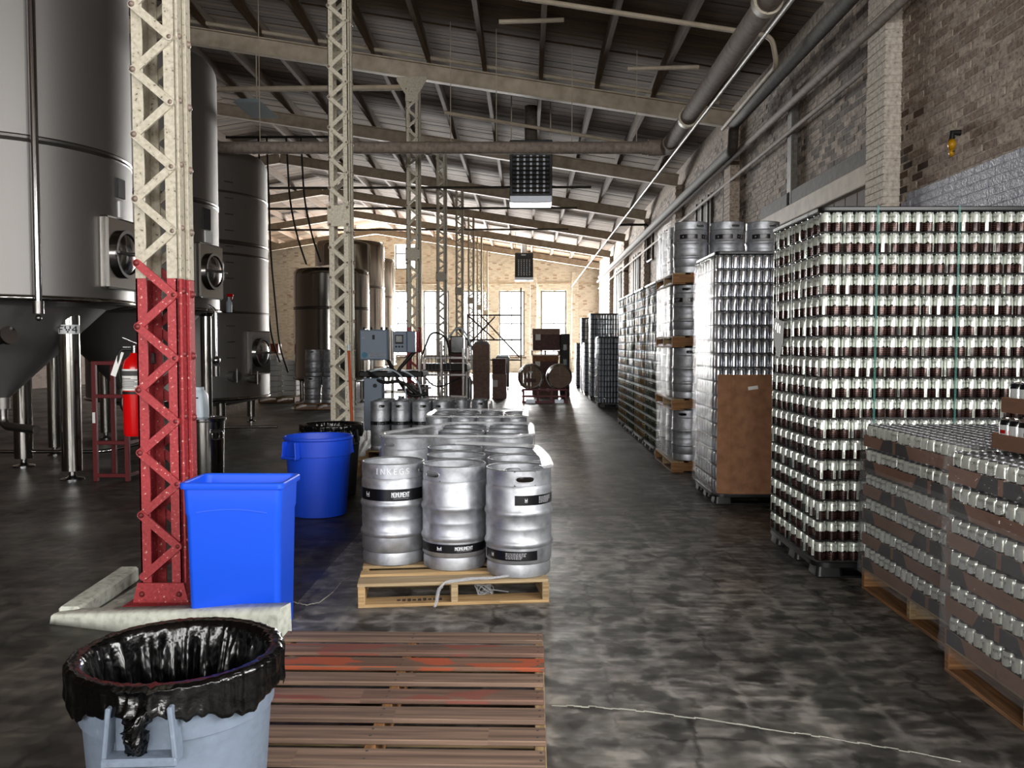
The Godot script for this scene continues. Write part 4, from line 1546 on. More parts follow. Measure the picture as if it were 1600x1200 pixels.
func wood_pallet(label: String, at: Vector3, turn: float, wx: float, dz: float, n: int, bw: float, boards: Array, strings: Array, group := "wooden pallets") -> Node3D:
	# boards run along x; three stringers along z; 0.131 high
	var o := thing("wooden_pallet", label, "pallet", at, turn, group)
	for k in n:
		var s := sh()
		s.shift = Vector2(rng.randf() * 4, rng.randf() * 4)
		var w := bw * rng.randf_range(0.96, 1.03)
		if n < 8 and (k == 0 or k == n - 1): w = 0.14
		var z := lerpf(-dz / 2 + w / 2, dz / 2 - w / 2, float(k) / (n - 1))
		s.box(Vector3(rng.randf_range(-0.004, 0.004), 0.122, z), Vector3(wx, 0.018, w), 0.003, Basis(Vector3.UP, rng.randf_range(-0.004, 0.004)))
		obj("deck_board", s, boards[k % boards.size()], o)
	for sx in [-1.0, 0.0, 1.0]:
		var s := sh()
		s.shift = Vector2(rng.randf() * 4, rng.randf() * 4)
		s.box(Vector3(sx * (wx / 2 - 0.019), 0.0655, 0), Vector3(0.038, 0.095, dz), 0.003)
		obj("stringer", s, strings[int(sx + 1) % strings.size()], o)
	for k in 4:
		var s := sh()
		s.shift = Vector2(rng.randf() * 4, rng.randf() * 4)
		s.box(Vector3(0, 0.009, lerpf(-dz / 2 + 0.07, dz / 2 - 0.07, k / 3.0)), Vector3(wx, 0.018, 0.14 if k == 0 or k == 3 else 0.09), 0.003)
		obj("bottom_board", s, strings[k % strings.size()], o)
	return o


func plastic_pallet(label: String, at: Vector3, wx: float, dz: float) -> Node3D:
	var o := thing("plastic_pallet", label, "pallet", at, 0, "black plastic pallets under the cans")
	var s := sh()
	s.loft([rrect(wx - 0.04, dz - 0.04, 0.09, 0.066), rrect(wx, dz, 0.1, 0.072), rrect(wx, dz, 0.1, 0.100), rrect(wx - 0.02, dz - 0.02, 0.09, 0.105), rrect(0.02, 0.02, 0.005, 0.105)], true, 25.0)
	s.loft([rrect(0.02, 0.02, 0.005, 0.066), rrect(wx - 0.04, dz - 0.04, 0.09, 0.066)])
	obj("deck", s, M.black_plastic, o)
	for i in 3:
		for j in 3:
			s = sh()
			s.loft([rrect(0.17, 0.17, 0.03, 0.014), rrect(0.15, 0.15, 0.025, 0.07)])
			for e in s.v.size(): s.v[e] += Vector3((i - 1) * (wx / 2 - 0.1), 0, (j - 1) * (dz / 2 - 0.1))
			obj("foot", s, M.black_plastic, o)
	for j in 3:
		s = sh()
		s.box(Vector3(0, 0.008, (j - 1) * (dz / 2 - 0.1)), Vector3(wx - 0.06, 0.016, 0.13), 0.004)
		obj("runner", s, M.black_plastic, o)
	return o


# ---------------------------------------------------------------- cans

func can_mesh(label: Material, metal: Material, segs := 18, lid := false) -> ArrayMesh:
	var a := sh()
	a.lathe([[0.0325, 0.008], [0.0325, 0.099], [0.0305, 0.106], [0.0272, 0.114]], segs, Vector3.ZERO, 50.0)
	var b := sh()
	b.lathe([[0.022, 0.0005], [0.0245, 0.0], [0.0325, 0.008]], segs, Vector3.ZERO, 50.0)
	if lid:
		b.lathe([[0.0272, 0.114], [0.028, 0.118], [0.0265, 0.121], [0.0245, 0.120], [0.0235, 0.1145]], segs, Vector3.ZERO, 30.0)
		var c := sh()
		c.lathe([[0.0235, 0.1145], [0.0, 0.1150]], segs, Vector3.ZERO, 30.0)
		c.box(Vector3(0, 0.1165, 0.004), Vector3(0.012, 0.002, 0.02))
		return mesh_of([a, label, b, metal, c, M.can_dark])
	b.lathe([[0.0272, 0.114], [0.0282, 0.119], [0.0272, 0.1205], [0.0262, 0.119], [0.0262, 0.10]], segs, Vector3.ZERO, 30.0)
	return mesh_of([a, label, b, metal])


const CP := 0.0675  # spacing of cans along a row
const RP := 0.0586  # spacing of the staggered rows
const LP := 0.1225  # height of a layer


# cans of a full pallet whose front-left bottom corner is at c (x, top of pallet, depth); "singles" says which get an object of their own
func can_block(called: String, c: Vector3, nx: int, nz: int, layers: int, mesh: ArrayMesh, singles: Callable, label: Callable, category: String, group: String, stuff_label: String, depth := 2) -> void:
	var rest := []
	var turns := [0.0, 0.5, 1.0, 1.6, 2.2, 2.9, 3.6, 4.3, 5.0, 5.6]
	for l in layers:
		for k in nz:
			var off := CP / 2 if k % 2 else 0.0
			var n := nx - (k % 2)
			for i in n:
				if k >= depth and k < nz - 1 and i >= depth and i < n - 1: continue
				var turn: float = turns[rng.randi_range(0, 9)] + rng.randf_range(-0.15, 0.15)
				var p := Vector3(c.x + 0.033 + off + i * CP, c.y + l * LP, c.z - 0.033 - k * RP)
				if singles.call(l, k, i):
					var o := obj(called, mesh, null, null, p, turn)
					tag(o, label.call(l, k, i), category, group)
				else:
					rest.append(Transform3D(Basis(Vector3.UP, turn), p))
	tag(many(called + "_mass", mesh, rest), stuff_label, category, "", "stuff")


func sheets(c: Vector3, wx: float, dz: float, layers: int, where: String) -> void:
	for l in range(0, layers):
		var s := sh()
		s.box(Vector3.ZERO, Vector3(wx, 0.0012, dz))
		tag(obj("tier_sheet", s, M.sheet, null, Vector3(c.x + wx / 2, c.y + l * LP - 0.0008, c.z - dz / 2)), "thin grey tier sheet under the %s can layer %s" % [ORD[l + 1], where], "sheet", "tier sheets between can layers")


func top_frame(label: String, c: Vector3, wx: float, dz: float, y: float) -> void:
	var o := thing("top_frame", label, "frame", Vector3(c.x + wx / 2, y, c.z - dz / 2), 0, "black frames on top of the can pallets")
	var s := sh()
	s.loft([rrect(wx + 0.01, dz + 0.01, 0.05, 0.0), rrect(wx + 0.02, dz + 0.02, 0.055, 0.006), rrect(wx + 0.02, dz + 0.02, 0.055, 0.024), rrect(wx, dz, 0.05, 0.030), rrect(wx - 0.16, dz - 0.16, 0.03, 0.030), rrect(wx - 0.16, dz - 0.16, 0.03, 0.0), rrect(wx + 0.01, dz + 0.01, 0.05, 0.0)], true, 25.0)
	obj("rim", s, M.black_plastic, o)
	s = sh()
	s.box(Vector3(0, 0.004, 0), Vector3(wx - 0.1, 0.006, dz - 0.1))
	obj("panel", s, M.black_plastic, o)


func strap(label: String, pts: Array, across: Vector3) -> void:
	var s := sh()
	for i in pts.size() - 1:
		s.bar(pts[i], pts[i + 1], 0.013, 0.0012, (pts[i + 1] - pts[i]).cross(across).normalized())
	tag(obj("plastic_strap", s, M.strap), label, "strap", "clear green straps round the can pallet")


func build_can_pallets() -> void:
	# the great block of cream and brown cans
	var c := V(1.735, 0.106, 5.157)
	var nx := 21
	var nz := 17
	var wx := nx * CP
	var dz := nz * RP + 0.01
	plastic_pallet("black plastic pallet under the tall block of cream and brown cans", Vector3(c.x + wx / 2, 0, c.z - dz / 2), wx + 0.02, dz + 0.02)
	var m := can_mesh(M.can, M.can_metal, 20)
	can_block("drink_can", c, nx, nz, 17, m,
		func(l, k, i): return (k == 0 and (l >= 6 and i < 18 or i < 5)) or (i == 0 and k in [2, 4, 6, 8] and k % 2 == 0),
		func(l, k, i): return ("cream-brown can, tall block front, %s layer from pallet, %s from aisle corner" % [ORD[l + 1], ORD[i + 1]]) if k == 0 else ("cream-brown can, tall block aisle side, %s layer from pallet, %s row back" % [ORD[l + 1], ORD[k / 2]]),
		"can", "cream and brown cans on the tall pallet", "further cream and brown cans at the back of the tall block")
	sheets(c, wx, dz, 17, "of the tall cream and brown block")
	top_frame("black frame on top of the tall cream and brown can block", c, wx, dz, c.y + 17 * LP)
	var top := c.y + 17 * LP + 0.032
	var n := 0
	for x in [0.325, 0.80, 1.25]:
		n += 1
		strap("clear green strap down the front of the tall can block, %s from the aisle" % ORD[n], [Vector3(c.x + x, 0.07, c.z + 0.005), Vector3(c.x + x, top, c.z + 0.013), Vector3(c.x + x, top, c.z - dz - 0.013), Vector3(c.x + x, 0.07, c.z - dz - 0.005)], Vector3.RIGHT)
	n = 0
	for z in [0.22, 0.52, 0.86]:
		n += 1
		strap("clear green strap down the aisle side of the tall can block, %s from its corner" % ORD[n], [Vector3(c.x - 0.005, 0.07, c.z - z), Vector3(c.x - 0.013, top, c.z - z), Vector3(c.x + wx + 0.013, top, c.z - z), Vector3(c.x + wx + 0.005, 0.07, c.z - z)], Vector3.BACK)
	# torn paper tag on the aisle face
	var s := sh()
	s.xf = Transform3D(Basis(Vector3(0, 0, -1), Vector3.UP, Vector3(1, 0, 0)), Vector3(c.x - 0.012, 1.46, c.z - 0.72))
	s.prism(PackedVector2Array([Vector2(-0.05, 0.10), Vector2(0.17, 0.13), Vector2(0.20, 0.05), Vector2(0.10, -0.13), Vector2(0.04, -0.14), Vector2(-0.03, -0.02)]), -0.004, 0.0)
	var tg := tag(obj("paper_tag", s, M.paper), "torn white paper tag hanging on the aisle face of the tall can block", "tag")
	for e in [[0.03, 0.05, 0.02, 0.05], [0.075, 0.06, 0.018, 0.06], [0.12, 0.075, 0.016, 0.05]]:
		s = sh()
		s.xf = Transform3D(Basis(Vector3(0, 0, -1), Vector3.UP, Vector3(1, 0, 0)), Vector3(c.x - 0.017, 1.46, c.z - 0.72))
		s.box(Vector3(e[0], e[1], 0), Vector3(e[2], e[3], 0.001), 0.0, Basis(Vector3.BACK, 0.25))
		obj("printing", s, M.screen, tg)


func film_shell(s: Shape, path: PackedVector2Array, y0: float, y1: float, closed: bool, sd: int, amp: float, rows := 14) -> void:
	# stretch film hung round a path of (x, z) points: taut, with small creases
	var f := FastNoiseLite.new()
	f.seed = sd
	f.frequency = 2.2
	f.fractal_octaves = 3
	var dense := PackedVector2Array()
	var K := path.size()
	for i in (K if closed else K - 1):
		var a := path[i]
		var b := path[(i + 1) % K]
		var n := maxi(1, int(a.distance_to(b) / 0.06))
		for k in n: dense.append(a.lerp(b, float(k) / n))
	if not closed: dense.append(path[K - 1])
	var rings := []
	for r in rows + 1:
		var y := lerpf(y0, y1, float(r) / rows)
		var ring := PackedVector3Array()
		for i in dense.size():
			var p := dense[i]
			var p0 := dense[(i + dense.size() - 1) % dense.size()] if closed or i > 0 else p
			var p1 := dense[(i + 1) % dense.size()] if closed or i < dense.size() - 1 else p
			var tn := (p1 - p0).normalized()
			var d := f.get_noise_3d(p.x * 2.0, y * 5.0, p.y * 2.0) * amp
			ring.append(Vector3(p.x + tn.y * -d, y, p.y + tn.x * d))
		rings.append(ring)
	s.loft(rings, closed, 80.0, 6.0)


func rect_path(x0: float, x1: float, z0: float, z1: float, r: float) -> PackedVector2Array:
	var out := PackedVector2Array()
	for p in rrect(x1 - x0, z1 - z0, r, 0.0, 3):
		out.append(Vector2(p.x + (x0 + x1) / 2, p.z + (z0 + z1) / 2))
	return out


func build_tray_pallets() -> void:
	var tl := 0.405   # tray length along the aisle
	var td := 0.27
	var lp := 0.1395
	# one tray, its long printed side facing -x
	var a := sh()
	a.xf = Transform3D(Basis(Vector3(0, 0, 1), Vector3.UP, Vector3(-1, 0, 0)), Vector3.ZERO)
	for sg in [-1.0, 1.0]:
		var z: float = sg * td / 2
		a.quad(Vector3(-tl / 2, 0, z), Vector3(tl / 2, 0, z), Vector3(tl / 2, 0.062, z), Vector3(-tl / 2, 0.062, z), Vector3(0, 0, sg), Vector2(0, 1), Vector2(1, 1), Vector2(1, 0), Vector2(0, 0))
	var b := sh()
	b.xf = a.xf
	for sg in [-1.0, 1.0]:
		b.box(Vector3(sg * (tl / 2 - 0.002), 0.031, 0), Vector3(0.004, 0.062, td))
		b.box(Vector3(0, 0.031, sg * (td / 2 - 0.0025)), Vector3(tl, 0.0615, 0.004))
	b.box(Vector3(0, 0.002, 0), Vector3(tl - 0.004, 0.004, td - 0.004))
	var tray := mesh_of([a, M.tray_print, b, M.card])
	var can := can_mesh(M.can, M.can_rim, 16, true)
	var red_can := can_mesh(M.can_red, M.can_metal, 18, true)
	var turns := [0.3, 1.1, 1.9, 2.6, 3.4, 4.2, 4.9, 5.7]
	var singles := 0
	for st in 2:
		var x0: float = [1.935, 1.80][st]
		var z1: float = [4.97, 3.70][st]     # far end
		var near := "far tray pallet" if st == 0 else "near tray pallet"
		wood_pallet("wooden pallet under the %s, %s" % [near, "touching the tall can block" if st == 0 else "at the right edge"], V(x0 + 0.508, 0, z1 - 0.61), PI / 2, 1.219, 1.016, 7, 0.09, [M.pine1, M.pine_dark], [M.pine_dark, M.pine1])
		var rest := []
		var inner := []
		for l in 6:
			for r in 3:
				for q in 4:
					var z := z1 - 0.02 - tl * (r + 0.5)
					var x := x0 + td * (q + 0.5) - 0.01
					var y := 0.132 + lp * l
					var shown := (l == 5 or q == 0) and (st == 0 or r < 2)
					var nm := "%s tray from far end, %s layer, %s row, %s" % [ORD[r + 1], ORD[l + 1], ORD[q + 1], near.replace(" tray", "")]
					if shown:
						var t := obj("can_tray", tray, null, null, V(x, y, z), 0.0 if (l + r) % 2 else PI)
						tag(t, "brown card tray of cans, " + nm.replace(" tray", ""), "tray", "card trays of cans under film")
					else:
						inner.append(Transform3D(Basis(Vector3.UP, 0.0 if (l + r) % 2 else PI), V(x, y, z)))
					for i in 6:
						for j in 4:
							var face := j == 0 and q == 0
							if not face and l < 5 and not (r == 2 and i == 5): continue
							var p := V(x - td / 2 + 0.0370 + j * 0.0653, y + 0.005, z + tl / 2 - 0.0375 - i * 0.0660)
							var turn: float = turns[rng.randi_range(0, 7)]
							var want := face and (st == 0 or z > 3.0) or (st == 0 and l == 5 and q < 2)
							if want and singles < 298:
								singles += 1
								var o := obj("tray_can", can, null, null, p, turn)
								tag(o, "%s-along %s-deep cream can, %s" % [ORD[i + 1], ORD[j + 1], nm], "can", "cream cans standing in the card trays")
							else:
								rest.append(Transform3D(Basis(Vector3.UP, turn), p))
		tag(many("tray_can_mass", can, rest), "more cream cans inside the trays of the %s" % near, "can", "", "stuff")
		tag(many("tray_mass", tray, inner), "more card trays packed inside the load of the %s" % near, "tray", "", "stuff")
		# film over the load
		var s := sh()
		film_shell(s, rect_path(x0 - 0.028, x0 + 1.10, -z1 - 0.01, -z1 + 1.245, 0.03), 0.10, 0.99, true, 40 + st, 0.012, 20)
		var fm := tag(obj("stretch_film", s, M.film), "clear creased stretch film round the %s" % near, "film", "stretch film") as MeshInstance3D
		s = sh()
		film_shell(s, PackedVector2Array([Vector2(x0 - 0.034, -z1 + 1.2), Vector2(x0 - 0.036, -z1 + 0.6), Vector2(x0 - 0.034, -z1 + 0.02)]), 0.11, 0.72, false, 50 + st, 0.014, 16)
		obj("second_wrap", s, M.film_dense, fm)
	# two open trays standing on the near pallet: printed can sleeves and red-white cans
	for k in 2:
		var x: float = [2.06, 2.12][k]
		var z: float = [3.38, 3.42][k]
		var y: float = [0.98, 1.125][k]
		var nm: String = ["lower tray of red and white cans on the near pallet top", "upper tray of red and white cans on the near pallet top"][k]
		var t := obj("open_tray", tray, null, null, V(x, y, z), 0.06 + 0.03 * k)
		tag(t, "brown card " + nm, "tray", "open trays of red and white cans")
		var back := []
		for i in 6:
			for j in 4:
				var p := V(x - td / 2 + 0.0370 + j * 0.0653, y + 0.005, z + tl / 2 - 0.0375 - i * 0.0660)
				if j == 0 or i == 0:
					tag(obj("printed_can", red_can, null, null, p, rng.randf() * 6.0), "red-white can, %s along, %s deep, %s open tray on near pallet" % [ORD[i + 1], ORD[j + 1], "lower" if k == 0 else "upper"], "can", "red and white cans in open trays")
				else:
					back.append(Transform3D(Basis(Vector3.UP, rng.randf() * 6.0), p))
		tag(many("printed_can_mass", red_can, back), "further red and white cans in the " + nm, "can", "", "stuff")


func build_blank_can_pallet() -> void:
	var c := V(1.645, 0.106, 7.56)
	var nx := 21
	var nz := 15
	var wx := nx * CP
	var dz := nz * RP + 0.01
	plastic_pallet("black plastic pallet under the film-wrapped blank silver cans", Vector3(c.x + wx / 2, 0, c.z - dz / 2), wx + 0.02, dz + 0.02)
	var can := can_mesh(M.can_silver, M.can_silver, 18)
	can_block("silver_can", c, nx, nz, 17, can,
		func(l, k, i): return k == 0 and i < 7 and l >= 8 or k == 0 and i > 1 and i < 7 and l == 0,
		func(l, k, i): return "blank silver can on the wrapped pallet, %s layer up, %s from the aisle" % [ORD[l + 1], ORD[i + 1]],
		"can", "blank silver cans", "further blank silver cans inside the wrapped pallet")
	sheets(c, wx, dz, 17, "of the wrapped silver cans")
	top_frame("black frame on top of the wrapped silver cans", c, wx, dz, c.y + 17 * LP)
	# folded card sheet round the lower front corner
	var s := sh()
	s.bar(Vector3(c.x + 0.015, 0.63, c.z + 0.02), Vector3(c.x + 0.015, 0.63, c.z + 0.02) + Vector3(0.11, 0, 0.05), 0.006, 1.04, Vector3.UP, 0.002)
	s.bar(Vector3(c.x + 0.125, 0.63, c.z + 0.07), Vector3(c.x + 0.95, 0.63, c.z + 0.05), 0.006, 1.04, Vector3.UP, 0.002)
	var cd := tag(obj("card_sheet", s, M.card), "large brown card sheet folded round the lower front of the silver cans", "card") as MeshInstance3D
	s = sh()
	s.box(Vector3(c.x + 0.31, 1.035, c.z + 0.071), Vector3(0.085, 0.03, 0.002), 0.0, Basis(Vector3.BACK, 0.14))
	tag(obj("sticker", s, M.paper_print, cd), "small white sticker")
	# film on the aisle side and round the corner
	s = sh()
	film_shell(s, rect_path(c.x - 0.02, c.x + wx + 0.02, c.z - dz - 0.02, c.z + 0.018, 0.06), 0.09, 2.18, true, 61, 0.010, 30)
	var fm := tag(obj("stretch_film", s, M.film), "clear stretch film round the blank silver cans", "film", "stretch film") as MeshInstance3D
	s = sh()
	film_shell(s, PackedVector2Array([Vector2(c.x - 0.026, c.z - 0.01), Vector2(c.x - 0.028, c.z - dz + 0.01)]), 0.10, 2.12, false, 62, 0.016, 30)
	obj("second_wrap", s, M.film_dense, fm)
	s = sh()
	film_shell(s, PackedVector2Array([Vector2(c.x + 0.02, c.z + 0.022), Vector2(c.x - 0.032, c.z - 0.06), Vector2(c.x - 0.034, c.z - dz * 0.7)]), 1.28, 1.98, false, 63, 0.02, 20)
	obj("loose_wrap", s, M.film_white, fm)


# ---------------------------------------------------------------- kegs

var kegs := {}


func keg(kind: String) -> Node3D:
	# "full": half-metre-wide keg with two hoops; "slim": narrow keg; label styles: high / low band, short stickers
	var o := Node3D.new()
	var slim := kind.begins_with("slim")
	var m: Material = M.keg
	var R := 0.118 if slim else 0.19
	var H := 0.592
	var top0 := 0.512 if not slim else 0.50
	var s := sh()
	var k := R / 0.19
	if slim:
		s.lathe([[R * 0.93, 0.055], [R * 0.985, 0.065], [R * 0.985, 0.30], [R * 0.992, 0.305], [R * 0.985, 0.31], [R * 0.985, 0.47], [R * 0.93, 0.495], [R * 0.90, 0.50]], 40, Vector3.ZERO, 40.0)
	else:
		var prof := [[0.172, 0.072], [0.185, 0.086], [0.1845, 0.163]]
		for h in [0.183, 0.352]:
			prof.append_array([[0.1845, h - 0.02], [0.1895, h - 0.012], [0.1925, h - 0.004], [0.1925, h + 0.004], [0.1895, h + 0.012], [0.1840, h + 0.022]])
			if h < 0.3: prof.append_array([[0.1842, 0.262], [0.1862, 0.268], [0.1842, 0.274]])
		prof.append_array([[0.1845, 0.485], [0.180, 0.500], [0.172, 0.510]])
		s.lathe(prof, 48, Vector3.ZERO, 50.0)
	obj("body", s, m, o)
	# bottom ring
	s = sh()
	s.lathe([[R * 0.86, 0.004], [R * 0.90, 0.0], [R * 0.94, 0.006], [R * 0.95, 0.05], [R * 0.93, 0.074]] if not slim else [[R * 0.88, 0.004], [R * 0.93, 0.0], [R * 0.97, 0.006], [R * 0.97, 0.05], [R * 0.93, 0.056]], 48, Vector3.ZERO, 40.0)
	obj("bottom_ring", s, m, o)
	# top ring with two hand holes and a rolled lip
	s = sh()
	var rr := R * 0.955
	var half := 0.34 if not slim else 0.42
	var y0 := top0 - 0.006
	var y1 := H - 0.006
	var oval := func(c: float, n: int, shrink := 1.0) -> Vector3:
		var a := TAU * n / 28.0
		var ex := signf(cos(a)) * pow(absf(cos(a)), 0.6) * half * 0.82 * shrink
		var ey := signf(sin(a)) * pow(absf(sin(a)), 0.8) * 0.0165 * shrink
		return Vector3(c + ex, (y0 + y1) / 2 - 0.004 + ey, 0)
	for side in 2:
		var r2 := rr if side == 0 else rr - 0.004
		var sgn := 1.0 if side == 0 else -1.0
		var pt := func(a: float, y: float) -> Vector3: return Vector3(sin(a) * r2, y, cos(a) * r2)
		var nm := func(a: float) -> Vector3: return Vector3(sin(a), 0, cos(a)) * sgn
		for hole in 2:
			var c := 0.0 if hole == 0 else PI
			for n in 28:
				var p := []
				for e in [[n, 0], [n + 1, 0], [n + 1, 1], [n, 1]]:
					var q: Vector3 = oval.call(c, e[0])
					if e[1] == 1:
						var a: float = TAU * e[0] / 28.0
						var w := Vector2(cos(a), sin(a))
						var g := 1.0 / maxf(absf(w.x), absf(w.y))
						q = Vector3(c + w.x * g * half, (y0 + y1) / 2 + w.y * g * (y1 - y0) / 2, 0)
					p.append(q)
				s.tri(pt.call(p[0].x, p[0].y), pt.call(p[1].x, p[1].y), pt.call(p[2].x, p[2].y), nm.call(p[0].x), nm.call(p[1].x), nm.call(p[2].x), Vector2.ZERO, Vector2.ZERO, Vector2.ZERO)
				s.tri(pt.call(p[0].x, p[0].y), pt.call(p[2].x, p[2].y), pt.call(p[3].x, p[3].y), nm.call(p[0].x), nm.call(p[2].x), nm.call(p[3].x), Vector2.ZERO, Vector2.ZERO, Vector2.ZERO)
			var steps := 20
			for n in steps:
				var a := c + half + (PI - 2 * half) * n / steps
				var b := c + half + (PI - 2 * half) * (n + 1) / steps
				s.tri(pt.call(a, y0), pt.call(b, y0), pt.call(b, y1), nm.call(a), nm.call(b), nm.call(b), Vector2.ZERO, Vector2.ZERO, Vector2.ZERO)
				s.tri(pt.call(a, y0), pt.call(b, y1), pt.call(a, y1), nm.call(a), nm.call(b), nm.call(a), Vector2.ZERO, Vector2.ZERO, Vector2.ZERO)
	for hole in 2:  # rolled edge round the hand hole
		var ring := []
		for n in 29:
			var q: Vector3 = oval.call(0.0 if hole == 0 else PI, n, 1.03)
			ring.append(Vector3(sin(q.x) * (rr - 0.001), q.y, cos(q.x) * (rr - 0.001)))
		s.tube(ring, 0.0035, 6, false)
	s.lathe([[rr, y1], [rr + 0.003, H - 0.003], [rr, H], [rr - 0.006, H], [rr - 0.009, H - 0.004], [rr - 0.004, y1 - 0.004]], 56, Vector3.ZERO, 60.0)
	s.lathe([[rr - 0.004, y0 - 0.002], [rr, y0]], 56)
	obj("top_ring", s, m, o)
	# sunken top with the spear fitting
	s = sh()
	s.lathe([[rr - 0.004, top0 - 0.004], [rr * 0.86, top0 + 0.012], [rr * 0.4, top0 + 0.022], [0.045, top0 + 0.024]], 40, Vector3.ZERO, 40.0)
	obj("crown", s, M.keg_crown, o)
	s = sh()
	s.lathe([[0.05, top0 + 0.02], [0.05, top0 + 0.036], [0.034, top0 + 0.04], [0.03, top0 + 0.028], [0.012, top0 + 0.028], [0.010, top0 + 0.034], [0.0, top0 + 0.034]], 20, Vector3.ZERO, 30.0)
	var v := obj("valve", s, M.weld, o)
	s = sh()
	for a in [0.6, 2.2, 3.7, 5.3]: s.box(Vector3(sin(a) * 0.022, top0 + 0.030, cos(a) * 0.022), Vector3(0.012, 0.004, 0.012))
	obj("valve_slot", s, M.hole, v)
	if kind.ends_with("high"):
		s = sh()
		s.lathe([[0.1852, 0.378], [0.1852, 0.446]], 48)
		obj("label_band", s, M.label_band, o)
	elif kind.ends_with("low"):
		s = sh()
		s.lathe([[0.1858, 0.104], [0.1858, 0.152]], 48)
		obj("label_band", s, M.label_low, o)
	elif kind.ends_with("short"):
		for e in [[0.402, 0.456, -18.0, 74.0], [0.098, 0.150, -84.0, 22.0]]:
			s = sh()
			s.lathe([[0.1856, e[0]], [0.1856, e[1]]], 24, Vector3.ZERO, 30.0, e[2], e[3])
			obj("sticker", s, M.label_short, o)
	elif kind.ends_with("band"):
		s = sh()
		s.lathe([[R * 0.989, 0.30], [R * 0.989, 0.352]], 32)
		var bb := obj("label_band", s, M.black_band, o)
		for a in [-20.0, 60.0, 170.0]:
			s = sh()
			s.lathe([[R * 0.992, 0.318], [R * 0.992, 0.332]], 8, Vector3.ZERO, 30.0, a, a + 34.0)
			obj("printing", s, M.label_short, bb)
	elif kind.ends_with("part"):
		for e in [[0.392, 0.444, -75.0, -12.0], [0.392, 0.444, 4.0, 40.0]]:
			s = sh()
			s.lathe([[0.1856, e[0]], [0.1856, e[1]]], 20, Vector3.ZERO, 30.0, e[2], e[3])
			obj("sticker", s, M.label_short, o)
	return o


func put_keg(kind: String, at: Vector3, turn: float, label: String, group: String) -> Node3D:
	if not kegs.has(kind): kegs[kind] = keg(kind)
	var o: Node3D = kegs[kind].duplicate()
	o.name = numbered("slim_keg" if kind.begins_with("slim") else "keg")
	add_child(o)
	o.position = at
	o.rotation.y = turn
	tag(o, label, "keg", group)
	return o


func build_keg_tower() -> void:
	for l in 4:
		var y := 0.69 * l
		wood_pallet("wooden pallet in the four-high keg tower, %s from the floor" % ORD[l + 1], V(2.22, y, 10.12), PI / 2, 1.219, 1.25, 7, 0.09, [M.pine1, M.pine_dark], [M.pine_dark, M.pine1], "wooden pallets in the keg tower").scale.y = 0.95
		var n := 0
		for k in 3:
			for i in 3:
				if k > 0 and i > 0: continue
				if l < 3 and i > 1: continue
				n += 1
				var kind: String = ["full_short", "full_plain", "full_part", "full_part"][l]
				put_keg(kind, V(1.82 + i * 0.40, y + 0.1255, 9.71 + k * 0.41), [2.6, 0.1, -0.3, 0.3][l] + rng.randf_range(-0.2, 0.2),
					("steel keg in the keg tower, %s tier, %s along the front" % [ORD[l + 1], ORD[i + 1]]) if k == 0 else "steel keg under film in the keg tower, %s tier, %s from its front" % [ORD[l + 1], ORD[k + 1]], "kegs stacked in the keg tower").scale.y = 0.95
		var s := sh()
		film_shell(s, PackedVector2Array([Vector2(1.70, -9.62), Vector2(1.61, -9.72), Vector2(1.605, -10.72), Vector2(1.7, -10.8)]), y + 0.10, y + 0.73, false, 70 + l, 0.012, 12)
		tag(obj("stretch_film", s, M.film_white), "pale stretch film on the aisle side of the keg tower, %s tier" % ORD[l + 1], "film", "stretch film")


